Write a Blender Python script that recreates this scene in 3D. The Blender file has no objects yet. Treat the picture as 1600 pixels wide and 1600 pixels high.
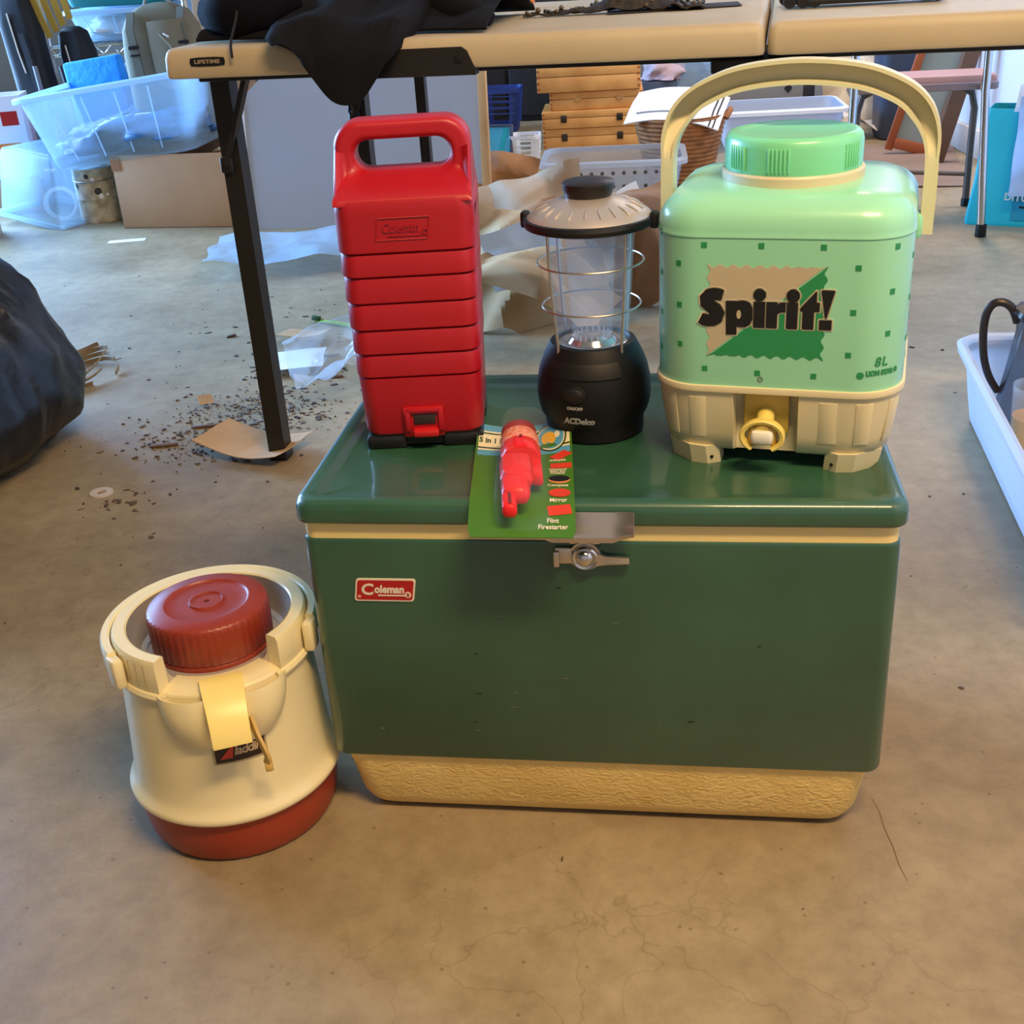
import bpy, bmesh, math, random
from mathutils import Vector, Matrix, noise
random.seed(7)
R = math.radians
PI = math.pi
S = bpy.context.scene
COL = S.collection

# ------------------------------------------------------------------ camera
cam_d = bpy.data.cameras.new('camera'); cam = bpy.data.objects.new('camera', cam_d); COL.objects.link(cam)
cam_d.sensor_width = 36; cam_d.lens = 41.925; cam_d.clip_start = 0.05
cr = Vector((0.98969, 0.13093, -0.05806)); cu = Vector((-0.00595, 0.44262, 0.89669)); cf = Vector((-0.14310, 0.88710, -0.43883))
cam.matrix_world = Matrix(((cr.x, cu.x, -cf.x, 0.08786), (cr.y, cu.y, -cf.y, -1.00702), (cr.z, cu.z, -cf.z, 0.87821), (0, 0, 0, 1)))
S.camera = cam

# ------------------------------------------------------------------ world, lights, exposure
w = bpy.data.worlds.new('world'); S.world = w; w.use_nodes = True
w.node_tree.nodes['Background'].inputs[0].default_value = (0.62, 0.80, 1.0, 1)
w.node_tree.nodes['Background'].inputs[1].default_value = 0.4
S.view_settings.view_transform = 'Standard'; S.view_settings.look = 'None'
S.view_settings.exposure = -0.10; S.view_settings.gamma = 1.0; S.view_settings.use_curve_mapping = False
try:
    S.cycles.use_denoising = True
    S.cycles.use_adaptive_sampling = True; S.cycles.adaptive_threshold = 0.035; S.cycles.max_bounces = 6; S.cycles.diffuse_bounces = 3; S.cycles.glossy_bounces = 3; S.cycles.transmission_bounces = 4; S.cycles.transparent_max_bounces = 14
    S.cycles.caustics_reflective = False; S.cycles.caustics_refractive = False
except Exception: pass

def area(name, loc, target, sx, sy, power, col, spread=PI):
    d = bpy.data.lights.new(name, 'AREA'); d.shape = 'RECTANGLE'; d.size = sx; d.size_y = sy; d.energy = power; d.color = col; d.spread = spread
    o = bpy.data.objects.new(name, d); COL.objects.link(o); o.location = loc
    o.rotation_euler = (Vector(target) - Vector(loc)).to_track_quat('-Z', 'Y').to_euler()
    return o
# daylight through the open garage door on the left
area('garage_door_daylight', (-4.5, 3.5, 1.25), (-1.2, 2.75, 0.2), 3.2, 2.2, 365, (0.28, 0.54, 1.0), R(100))
# warm ceiling lamp above and to the right of the photographer
area('ceiling_lamp_front', (0.75, -1.0, 2.5), (0.5, 0.1, 0), 1.1, 0.18, 72, (1.0, 0.70, 0.37))
# paler ceiling lamp over the far end
area('ceiling_lamp_back', (0.80, 3.7, 2.52), (0.85, 3.7, 0), 0.9, 0.3, 36, (1.0, 0.82, 0.68), R(130))

# ------------------------------------------------------------------ helpers: materials
def lin(c):
    return tuple(((x/255)/12.92 if x/255 <= 0.04045 else ((x/255+0.055)/1.055)**2.4) for x in c)
MATS = {}
def mat(name, c, rough=0.5, metal=0.0, c2=None, nscale=8.0, bump=0.0, bscale=60.0, coat=0.0, spec=0.5, alpha=None, trans=0.0, emit=0.0):
    if name in MATS: return MATS[name]
    m = bpy.data.materials.new(name); m.use_nodes = True; nt = m.node_tree; b = nt.nodes['Principled BSDF']
    col = (*lin(c), 1); b.inputs['Base Color'].default_value = col; b.inputs['Roughness'].default_value = rough
    b.inputs['Metallic'].default_value = metal; b.inputs['Specular IOR Level'].default_value = spec
    if coat: b.inputs['Coat Weight'].default_value = coat; b.inputs['Coat Roughness'].default_value = 0.08
    if trans: b.inputs['Transmission Weight'].default_value = trans
    tc = nt.nodes.new('ShaderNodeTexCoord')
    if c2:
        n = nt.nodes.new('ShaderNodeTexNoise'); n.inputs['Scale'].default_value = nscale; n.inputs['Detail'].default_value = 6
        r = nt.nodes.new('ShaderNodeValToRGB'); r.color_ramp.elements[0].color = (*lin(c2), 1); r.color_ramp.elements[1].color = col
        r.color_ramp.elements[0].position = 0.36; r.color_ramp.elements[1].position = 0.62
        nt.links.new(tc.outputs['Object'], n.inputs['Vector']); nt.links.new(n.outputs['Fac'], r.inputs[0]); nt.links.new(r.outputs[0], b.inputs['Base Color'])
    if bump:
        n = nt.nodes.new('ShaderNodeTexNoise'); n.inputs['Scale'].default_value = bscale; n.inputs['Detail'].default_value = 3
        bp = nt.nodes.new('ShaderNodeBump'); bp.inputs['Strength'].default_value = bump; bp.inputs['Distance'].default_value = 0.01
        nt.links.new(tc.outputs['Object'], n.inputs['Vector']); nt.links.new(n.outputs['Fac'], bp.inputs['Height']); nt.links.new(bp.outputs[0], b.inputs['Normal'])
    if alpha is not None:
        out = nt.nodes['Material Output']; mx = nt.nodes.new('ShaderNodeMixShader'); tp = nt.nodes.new('ShaderNodeBsdfTransparent')
        tl = nt.nodes.new('ShaderNodeBsdfTranslucent'); tl.inputs[0].default_value = col
        m2 = nt.nodes.new('ShaderNodeMixShader'); m2.inputs[0].default_value = 0.45
        nt.links.new(b.outputs[0], m2.inputs[1]); nt.links.new(tl.outputs[0], m2.inputs[2])
        mx.inputs[0].default_value = alpha
        nt.links.new(tp.outputs[0], mx.inputs[1]); nt.links.new(m2.outputs[0], mx.inputs[2]); nt.links.new(mx.outputs[0], out.inputs[0])
    MATS[name] = m
    return m

M_green = mat('green enamel', (50, 94, 70), 0.34, c2=(42, 82, 60), nscale=5, coat=0.6)
M_cream = mat('cream plastic', (240, 216, 146), 0.45)
M_creambase = mat('textured cream plastic', (240, 210, 134), 0.5, c2=(228, 196, 118), nscale=14, bump=0.0)
M_red = mat('red plastic', (180, 18, 34), 0.40, c2=(170, 15, 28), nscale=6, bump=0.02, bscale=300)
M_black = mat('black plastic', (16, 15, 16), 0.45)
M_blackrub = mat('black rubber', (13, 12, 13), 0.55, spec=0.35)
M_silver = mat('silver paint', (196, 186, 178), 0.34, metal=0.55)
M_chrome = mat('chrome', (205, 200, 195), 0.13, metal=1.0)
M_steel = mat('brushed steel', (200, 190, 178), 0.3, metal=0.9)
M_mint = mat('mint enamel', (156, 226, 186), 0.28, c2=(150, 220, 180), nscale=3, coat=0.3)
M_mintcap = mat('mint plastic', (128, 220, 166), 0.3, coat=0.2)
M_jugcream = mat('beige plastic', (222, 210, 168), 0.45)
M_yellow = mat('yellowed plastic', (238, 214, 112), 0.4)
M_whitish = mat('white plastic', (236, 232, 214), 0.4)
M_alcream = mat('ivory plastic', (240, 226, 178), 0.3, c2=(234, 218, 166), nscale=4, coat=0.2)
M_alyellow = mat('aged ivory plastic', (246, 222, 132), 0.35)
M_rust = mat('rust red plastic', (158, 58, 34), 0.38, c2=(146, 50, 28), nscale=5)
M_print_black = mat('black print', (14, 12, 12), 0.5)
M_print_green = mat('green print', (40, 142, 84), 0.4)
M_print_tan = mat('tan print', (190, 178, 148), 0.4)
M_print_white = mat('white print', (232, 222, 200), 0.5)
M_print_pink = mat('pale red print', (235, 160, 140), 0.5)
M_print_red = mat('red print', (178, 24, 24), 0.4)
M_table = mat('almond plastic tabletop', (202, 182, 146), 0.5, c2=(194, 174, 138), nscale=6, bump=0.03, bscale=500)
M_tablemetal = mat('dark brown steel', (34, 30, 27), 0.45, spec=0.4)
M_card = mat('corrugated cardboard', (186, 148, 112), 0.8, c2=(178, 140, 104), nscale=4)
M_kraft = mat('kraft paper', (206, 166, 116), 0.8, c2=(186, 146, 98), nscale=5)
M_brownpaper = mat('brown paper', (164, 114, 68), 0.8, c2=(146, 98, 56), nscale=5)
M_greypaper = mat('grey packing paper', (176, 150, 120), 0.8, c2=(160, 134, 104), nscale=5)
M_white = mat('white paper', (232, 234, 236), 0.7)
M_wood = mat('light pine wood', (226, 166, 92), 0.5, c2=(204, 140, 72), nscale=7)
M_wood2 = mat('orange stained wood', (176, 92, 48), 0.5, c2=(156, 78, 40), nscale=6)
M_wood3 = mat('brown wood', (112, 82, 62), 0.6, c2=(96, 70, 52), nscale=6)
M_clear = mat('clear storage plastic', (190, 220, 240), 0.2, alpha=0.32)
M_clearrim = mat('frosted plastic rim', (200, 226, 244), 0.25, alpha=0.72)
M_frost = mat('frosted plastic', (228, 238, 250), 0.35, alpha=0.86)
M_wrap = mat('clear film', (215, 230, 240), 0.12, alpha=0.30)
M_blister = mat('clear blister', (225, 235, 235), 0.05, alpha=0.06)
M_blacktrash = mat('black bin liner', (15, 15, 17), 0.36, bump=0.35, bscale=22, spec=0.5)
M_cloth = mat('black fleece', (19, 19, 23), 0.9, spec=0.2, bump=0.2, bscale=500)
M_olive = mat('olive canvas', (112, 106, 84), 0.85, c2=(100, 94, 74), nscale=10)
M_teal = mat('teal plastic', (18, 118, 118), 0.45)
M_darkgreen = mat('dark green plastic', (16, 62, 56), 0.5)
M_blue = mat('bright blue foam', (22, 140, 238), 0.8, bump=0.5, bscale=30)
M_navy = mat('navy plastic', (40, 62, 130), 0.45)
M_ltblue = mat('pale blue plastic', (168, 192, 230), 0.4)
M_bluebag = mat('blue plastic bag', (70, 130, 190), 0.35, c2=(36, 66, 100), nscale=14)
M_grey = mat('grey painted metal', (120, 120, 122), 0.5)
M_slate = mat('slate blue plastic', (66, 78, 98), 0.5)
M_board = mat('grey melamine board', (168, 172, 182), 0.55)
M_wicker = mat('coiled wicker', (176, 118, 66), 0.7, c2=(140, 92, 52), nscale=30)
M_vinyl = mat('dusty rose vinyl', (176, 132, 124), 0.5)
M_browntube = mat('brown enamel tube', (92, 76, 68), 0.4)
M_yellowstrap = mat('yellow webbing', (196, 158, 62), 0.7)
M_tealbag = mat('turquoise woven bag', (26, 170, 182), 0.55)
M_bluepaper = mat('pale blue paper', (158, 192, 236), 0.7)
M_dirt = mat('dry leaf litter', (110, 92, 78), 0.9, c2=(58, 48, 42), nscale=45)
M_straw = mat('dry stalk', (150, 128, 96), 0.8)
M_lime = mat('lime green plastic', (160, 200, 40), 0.4)
M_glassjar = mat('glass', (235, 240, 240), 0.04, alpha=0.16)
M_amber = mat('amber wax', (216, 158, 40), 0.3)
M_pewter = mat('pewter', (120, 122, 126), 0.3, metal=0.85)
M_bronze = mat('dark bronze', (60, 52, 46), 0.4, metal=0.6)
M_orange = mat('orange glaze', (226, 130, 50), 0.4)
M_lace = mat('dark beaded lace', (58, 50, 40), 0.7, c2=(24, 22, 20), nscale=120)
M_paintcan = mat('splattered tin', (206, 196, 172), 0.5, c2=(160, 146, 122), nscale=26)
M_rug = mat('brown carton sheet', (140, 116, 98), 0.85, c2=(128, 104, 88), nscale=5)
M_wallwhite = mat('white wall paint', (226, 226, 230), 0.8)
M_wallgrey = mat('grey wall paint', (168, 170, 174), 0.85, c2=(152, 154, 158), nscale=1.5)
M_ceiling = mat('ceiling paint', (206, 202, 194), 0.9)
M_hotred = mat('fluorescent red plastic', (228, 30, 34), 0.3)
M_darkredcap = mat('dark red plastic', (150, 22, 26), 0.4)
M_orangemesh = mat('orange reflector', (236, 112, 50), 0.25, c2=(240, 170, 160), nscale=260)
M_cardgreen = mat('grass green card', (66, 118, 26), 0.4)
M_cardblue = mat('sky blue print', (88, 160, 198), 0.4)
M_cardcream = mat('cream print', (238, 226, 186), 0.4)
M_cardyellow = mat('yellow print', (226, 172, 40), 0.4)
M_darkgreenprint = mat('dark green print', (44, 74, 30), 0.4)

# concrete floor
def floor_mat():
    m = bpy.data.materials.new('stained concrete'); m.use_nodes = True; nt = m.node_tree; b = nt.nodes['Principled BSDF']
    N = nt.nodes.new; L = nt.links.new
    tc = N('ShaderNodeTexCoord')
    n1 = N('ShaderNodeTexNoise'); n1.inputs['Scale'].default_value = 2.2; n1.inputs['Detail'].default_value = 9; n1.inputs['Roughness'].default_value = 0.62
    r1 = N('ShaderNodeValToRGB'); e = r1.color_ramp.elements
    e[0].position = 0.3; e[0].color = (*lin((134, 115, 86)), 1); e[1].position = 0.7; e[1].color = (*lin((178, 159, 124)), 1)
    n2 = N('ShaderNodeTexNoise'); n2.inputs['Scale'].default_value = 26; n2.inputs['Detail'].default_value = 8; n2.inputs['Roughness'].default_value = 0.7
    r2 = N('ShaderNodeValToRGB'); e = r2.color_ramp.elements
    e[0].position = 0.32; e[0].color = (0.72, 0.69, 0.65, 1); e[1].position = 0.6; e[1].color = (1, 1, 1, 1)
    mx = N('ShaderNodeMixRGB'); mx.blend_type = 'MULTIPLY'; mx.inputs[0].default_value = 0.8
    v = N('ShaderNodeTexVoronoi'); v.feature = 'DISTANCE_TO_EDGE'; v.inputs['Scale'].default_value = 6.5
    wn = N('ShaderNodeTexNoise'); wn.inputs['Scale'].default_value = 5; wn.inputs['Detail'].default_value = 5
    ad = N('ShaderNodeMixRGB'); ad.blend_type = 'ADD'; ad.inputs[0].default_value = 0.35
    r3 = N('ShaderNodeValToRGB'); e = r3.color_ramp.elements
    e[0].position = 0.0; e[0].color = (0.62, 0.57, 0.52, 1); e[1].position = 0.012; e[1].color = (1, 1, 1, 1)
    n4 = N('ShaderNodeTexNoise'); n4.inputs['Scale'].default_value = 1.4; n4.inputs['Detail'].default_value = 3
    r4 = N('ShaderNodeValToRGB'); e = r4.color_ramp.elements; e[0].position = 0.45; e[0].color = (0, 0, 0, 1); e[1].position = 0.62; e[1].color = (0.55, 0.55, 0.55, 1)
    mc = N('ShaderNodeMixRGB'); mc.blend_type = 'MULTIPLY'
    sp = N('ShaderNodeTexVoronoi'); sp.inputs['Scale'].default_value = 34
    r5 = N('ShaderNodeValToRGB'); e = r5.color_ramp.elements; e[0].position = 0.05; e[0].color = (0.45, 0.38, 0.32, 1); e[1].position = 0.09; e[1].color = (1, 1, 1, 1)
    ms = N('ShaderNodeMixRGB'); ms.blend_type = 'MULTIPLY'; ms.inputs[0].default_value = 0.6
    L(tc.outputs['Object'], n1.inputs[0]); L(tc.outputs['Object'], n2.inputs[0]); L(tc.outputs['Object'], wn.inputs[0]); L(tc.outputs['Object'], n4.inputs[0]); L(tc.outputs['Object'], sp.inputs[0])
    L(tc.outputs['Object'], ad.inputs[1]); L(wn.outputs['Color'], ad.inputs[2]); L(ad.outputs[0], v.inputs['Vector'])
    L(n1.outputs['Fac'], r1.inputs[0]); L(n2.outputs['Fac'], r2.inputs[0]); L(r1.outputs[0], mx.inputs[1]); L(r2.outputs[0], mx.inputs[2])
    L(v.outputs['Distance'], r3.inputs[0]); L(n4.outputs['Fac'], r4.inputs[0]); L(r4.outputs[0], mc.inputs[0]); L(mx.outputs[0], mc.inputs[1]); L(r3.outputs[0], mc.inputs[2])
    L(sp.outputs['Distance'], r5.inputs[0]); L(mc.outputs[0], ms.inputs[1]); L(r5.outputs[0], ms.inputs[2]); L(ms.outputs[0], b.inputs['Base Color'])
    rr = N('ShaderNodeMapRange'); rr.inputs[3].default_value = 0.28; rr.inputs[4].default_value = 0.62; L(n1.outputs['Fac'], rr.inputs[0]); L(rr.outputs[0], b.inputs['Roughness'])
    bp = N('ShaderNodeBump'); bp.inputs['Strength'].default_value = 0.12; bp.inputs['Distance'].default_value = 0.01; L(n2.outputs['Fac'], bp.inputs['Height']); L(bp.outputs[0], b.inputs['Normal'])
    return m
M_floor = floor_mat()
# wavy embossed grain of the cooler's plastic foot
def grain_mat(m):
    nt = m.node_tree; b = nt.nodes['Principled BSDF']; tc = nt.nodes.new('ShaderNodeTexCoord')
    mp = nt.nodes.new('ShaderNodeMapping'); mp.inputs['Rotation'].default_value = (0, R(-28), 0); mp.inputs['Scale'].default_value = (1, 1, 1.7)
    n = nt.nodes.new('ShaderNodeTexNoise'); n.inputs['Scale'].default_value = 85; n.inputs['Detail'].default_value = 2; n.inputs['Distortion'].default_value = 1.6
    bp = nt.nodes.new('ShaderNodeBump'); bp.inputs['Strength'].default_value = 0.45; bp.inputs['Distance'].default_value = 0.004
    nt.links.new(tc.outputs['Object'], mp.inputs[0]); nt.links.new(mp.outputs[0], n.inputs[0]); nt.links.new(n.outputs['Fac'], bp.inputs['Height']); nt.links.new(bp.outputs[0], b.inputs['Normal'])
grain_mat(M_creambase)

# ------------------------------------------------------------------ helpers: geometry
class MB:
    def __init__(s): s.v = []; s.f = []
    def add(s, vs, fs):
        o = len(s.v); s.v += [tuple(v) for v in vs]; s.f += [tuple(i+o for i in f) for f in fs]; return s
    def rings(s, rings, cap0=True, cap1=True, closed=True):
        n = len(rings[0]); vs = [p for r in rings for p in r]; fs = []
        for i in range(len(rings)-1):
            for j in range(n if closed else n-1):
                k = (j+1) % n
                fs.append((i*n+j, i*n+k, (i+1)*n+k, (i+1)*n+j))
        if cap0: fs.append(tuple(reversed(range(n))))
        if cap1: fs.append(tuple(range((len(rings)-1)*n, len(rings)*n)))
        return s.add(vs, fs)
    def box(s, c, sz, bev=0.0, rot=None):
        hx, hy, hz = sz[0]/2, sz[1]/2, sz[2]/2; b = min(bev, hx*.9, hy*.9, hz*.9)
        if b <= 0: rs = [[(sx*hx, sy*hy, z) for sx, sy in ((-1,-1),(1,-1),(1,1),(-1,1))] for z in (-hz, hz)]
        else:
            def rr(ix, z): return rrect(hx-ix, hy-ix, max(b-ix, b*.25), z, 3)
            rs = [rr(b, -hz), rr(b*.3, -hz+b*.3), rr(0, -hz+b), rr(0, hz-b), rr(b*.3, hz-b*.3), rr(b, hz)]
        M = rot.to_matrix() if isinstance(rot, __import__('mathutils').Euler) else rot
        out = []
        for r in rs:
            out.append([tuple((M @ Vector(p) if M else Vector(p)) + Vector(c)) for p in r])
        return s.rings(out)
    def lathe(s, prof, n=48, a0=0.0, a1=2*PI, c=(0,0,0), fr=None):
        full = abs(a1-a0-2*PI) < 1e-6; m = n if full else n+1
        vs = []; fs = []
        for i in range(m):
            a = a0+(a1-a0)*i/n; ca, sa = math.cos(a), math.sin(a)
            for k, (r, z) in enumerate(prof):
                rr = r*(fr(a, k) if fr else 1)
                vs.append((c[0]+rr*ca, c[1]+rr*sa, c[2]+z))
        P = len(prof)
        for i in range(n):
            j = (i+1) % m
            for k in range(P-1): fs.append((i*P+k, j*P+k, j*P+k+1, i*P+k+1))
        if not full:
            fs.append(tuple(range(P))); fs.append(tuple(reversed(range(n*P, n*P+P))))
        return s.add(vs, fs)
    def tube(s, pts, r, n=8, closed=False, sq=None):
        pts = [Vector(p) for p in pts]; N = len(pts); rings = []; prev = None
        for i, p in enumerate(pts):
            t = ((pts[(i+1) % N]-pts[i-1]) if closed else (pts[min(i+1, N-1)]-pts[max(i-1, 0)])).normalized()
            if prev is None:
                a = Vector((0, 0, 1)) if abs(t.z) < 0.9 else Vector((0, 1, 0)); u = t.cross(a).normalized()
            else: u = (prev - t*prev.dot(t)).normalized()
            prev = u; v = t.cross(u)
            rad = r(i/(N-1)) if callable(r) else r
            if sq: rings.append([p+u*x*sq[0]+v*y*sq[1] for x, y in ((-1,-1),(1,-1),(1,1),(-1,1))])
            else: rings.append([p+(u*math.cos(2*PI*k/n)+v*math.sin(2*PI*k/n))*rad for k in range(n)])
        if closed: return s.rings(rings+[rings[0]], False, False)
        return s.rings(rings)
    def sheet(s, fn, nu, nv, th=0.001):
        """solid thin sheet: fn(u,v)->point"""
        P = [[Vector(fn(i/nu, j/nv)) for j in range(nv+1)] for i in range(nu+1)]
        top = []; bot = []
        for i in range(nu+1):
            for j in range(nv+1):
                du = P[min(i+1, nu)][j]-P[max(i-1, 0)][j]; dv = P[i][min(j+1, nv)]-P[i][max(j-1, 0)]
                nn = du.cross(dv); nn = nn.normalized() if nn.length > 1e-9 else Vector((0, 0, 1))
                top.append(P[i][j]); bot.append(P[i][j]-nn*th)
        W = nv+1; K = len(top); fs = []
        for i in range(nu):
            for j in range(nv):
                a, b, c, d = i*W+j, (i+1)*W+j, (i+1)*W+j+1, i*W+j+1
                fs.append((a, b, c, d)); fs.append((K+d, K+c, K+b, K+a))
        for i in range(nu):
            a, b = i*W, (i+1)*W; fs.append((a, K+a, K+b, b)); a, b = i*W+nv, (i+1)*W+nv; fs.append((b, K+b, K+a, a))
        for j in range(nv):
            a, b = j, j+1; fs.append((b, K+b, K+a, a)); a, b = nu*W+j, nu*W+j+1; fs.append((a, K+a, K+b, b))
        return s.add(top+bot, fs)
    def prism(s, poly, y0, y1):
        """polygon in x,z extruded along y"""
        n = len(poly)
        return s.rings([[(x, y0, z) for x, z in poly], [(x, y1, z) for x, z in poly]])
    def xf(s, M): s.v = [tuple(M @ Vector(v)) for v in s.v]; return s
    def warp(s, fn): s.v = [tuple(fn(*v)) for v in s.v]; return s

def soft(pts, k=2):
    P = [Vector(p) for p in pts]
    for _ in range(k):
        Q = [P[0]]
        for a, b in zip(P, P[1:]): Q += [a.lerp(b, .25), a.lerp(b, .75)]
        P = Q+[P[-1]]
    return P
def rrect(hx, hy, r, z, n=6):
    r = max(min(r, hx, hy), 1e-5); P = []
    for cx, cy, a in ((hx-r, -hy+r, -PI/2), (hx-r, hy-r, 0), (-hx+r, hy-r, PI/2), (-hx+r, -hy+r, PI)):
        for i in range(n+1):
            t = a+PI/2*i/n; P.append((cx+r*math.cos(t), cy+r*math.sin(t), z))
    return P
def obj(name, mb, m, parent=None, ang=35, smooth=True):
    me = bpy.data.meshes.new(name); me.from_pydata(mb.v, [], mb.f)
    bm = bmesh.new(); bm.from_mesh(me); bmesh.ops.recalc_face_normals(bm, faces=bm.faces); bm.to_mesh(me); bm.free()
    me.materials.append(m)
    if smooth:
        me.shade_smooth(); me.set_sharp_from_angle(angle=R(ang))
    o = bpy.data.objects.new(name, me); COL.objects.link(o)
    if parent: o.parent = parent
    return o
def tag(o, label, cat, group=None, kind=None):
    o['label'] = label
    if cat: o['category'] = cat
    if group: o['group'] = group
    if kind: o['kind'] = kind
    return o
def thing(name, label, cat, loc=(0, 0, 0), rotz=0.0, group=None, rot=None):
    o = bpy.data.objects.new(name, None); COL.objects.link(o); o.location = loc; o.empty_display_size = 0.05
    o.rotation_euler = rot if rot else (0, 0, R(rotz))
    return tag(o, label, cat, group)
def one(name, mb, m, label, cat, loc=(0, 0, 0), rotz=0.0, group=None, rot=None, ang=35):
    o = obj(name, mb, m, None, ang); o.location = loc; o.rotation_euler = rot if rot else (0, 0, R(rotz))
    return tag(o, label, cat, group)
def struct(name, mb, m, label=None):
    o = obj(name, mb, m); o['kind'] = 'structure'
    if label: o['label'] = label
    return o
def text_mb(s, size, bold=0.0, ext=0.0004, shear=0.0, sp=1.0, align='CENTER', width=None):
    c = bpy.data.curves.new('lettering', 'FONT'); c.body = s; c.size = size; c.offset = bold; c.extrude = ext; c.shear = shear
    c.space_character = sp; c.align_x = align; c.align_y = 'CENTER'; c.resolution_u = 3
    o = bpy.data.objects.new('lettering', c); me = bpy.data.meshes.new_from_object(o)
    mb = MB(); mb.v = [tuple(v.co) for v in me.vertices]; mb.f = [tuple(p.vertices) for p in me.polygons]
    bpy.data.objects.remove(o); bpy.data.curves.remove(c); bpy.data.meshes.remove(me)
    if width and mb.v:
        xs = [v[0] for v in mb.v]; k = width/(max(xs)-min(xs)); x0 = (max(xs)+min(xs))/2
        mb.v = [((x-x0)*k, y, z) for x, y, z in mb.v]
    return mb
FRONT = Matrix(((1, 0, 0, 0), (0, 0, -1, 0), (0, 1, 0, 0), (0, 0, 0, 1)))   # text plane -> faces -y
def on_front(mb, x, y, z, rz=0.0): return mb.xf(Matrix.Translation((x, y, z)) @ FRONT @ Matrix.Rotation(R(rz), 4, 'Z'))
def wrap_lathe(mb, rad, z0, a0=-PI/2, slope=0.0):
    """text plane (x right, y up, z out) wrapped on a vertical cone whose radius at height z is rad(z)"""
    def fn(x, y, z):
        zz = z0+y; r = rad(zz)+z; a = a0+x/rad(zz); return (r*math.cos(a), r*math.sin(a), zz)
    return mb.warp(fn)
def nz(x, y, z=0.0, s=0): return noise.noise(Vector((x+s*13.7, y-s*7.1, z+s*3.3)))

# ------------------------------------------------------------------ the room
fl = MB(); fl.box((-0.9, 1.6, -0.05), (8.6, 8.6, 0.1)); o = struct('floor', fl, M_floor)
wb = MB(); wb.box((-1.4, 5.75, 1.3), (7.4, 0.1, 2.6)); struct('wall_back', wb, M_wallgrey)
wr = MB(); wr.box((0, 0, 1.3), (0.08, 8.2, 2.6)); o = struct('wall_right', wr, M_wallwhite); o.location = (1.50, 1.6, 0); o.rotation_euler = (0, 0, R(7.2))
wf = MB(); wf.box((-0.9, -2.65, 1.3), (8.4, 0.1, 2.6)); struct('wall_front', wf, M_ceiling)
wl = MB(); wl.box((-4.65, -0.45, 1.3), (0.1, 4.4, 2.6)); struct('wall_left_light_block', wl, M_ceiling)  # unseen wall piece, added to hold back world light at the front left
ce = MB(); ce.box((-0.9, 1.6, 2.65), (8.6, 8.6, 0.1)); struct('ceiling', ce, M_ceiling)
bb = MB(); bb.box((-0.052, 0, 0.05), (0.022, 8.0, 0.10), 0.004); o = struct('baseboard_right', bb, mat('pale baseboard', (214, 200, 186), 0.6)); o.location = (1.50, 1.6, 0); o.rotation_euler = (0, 0, R(7.2))

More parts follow.
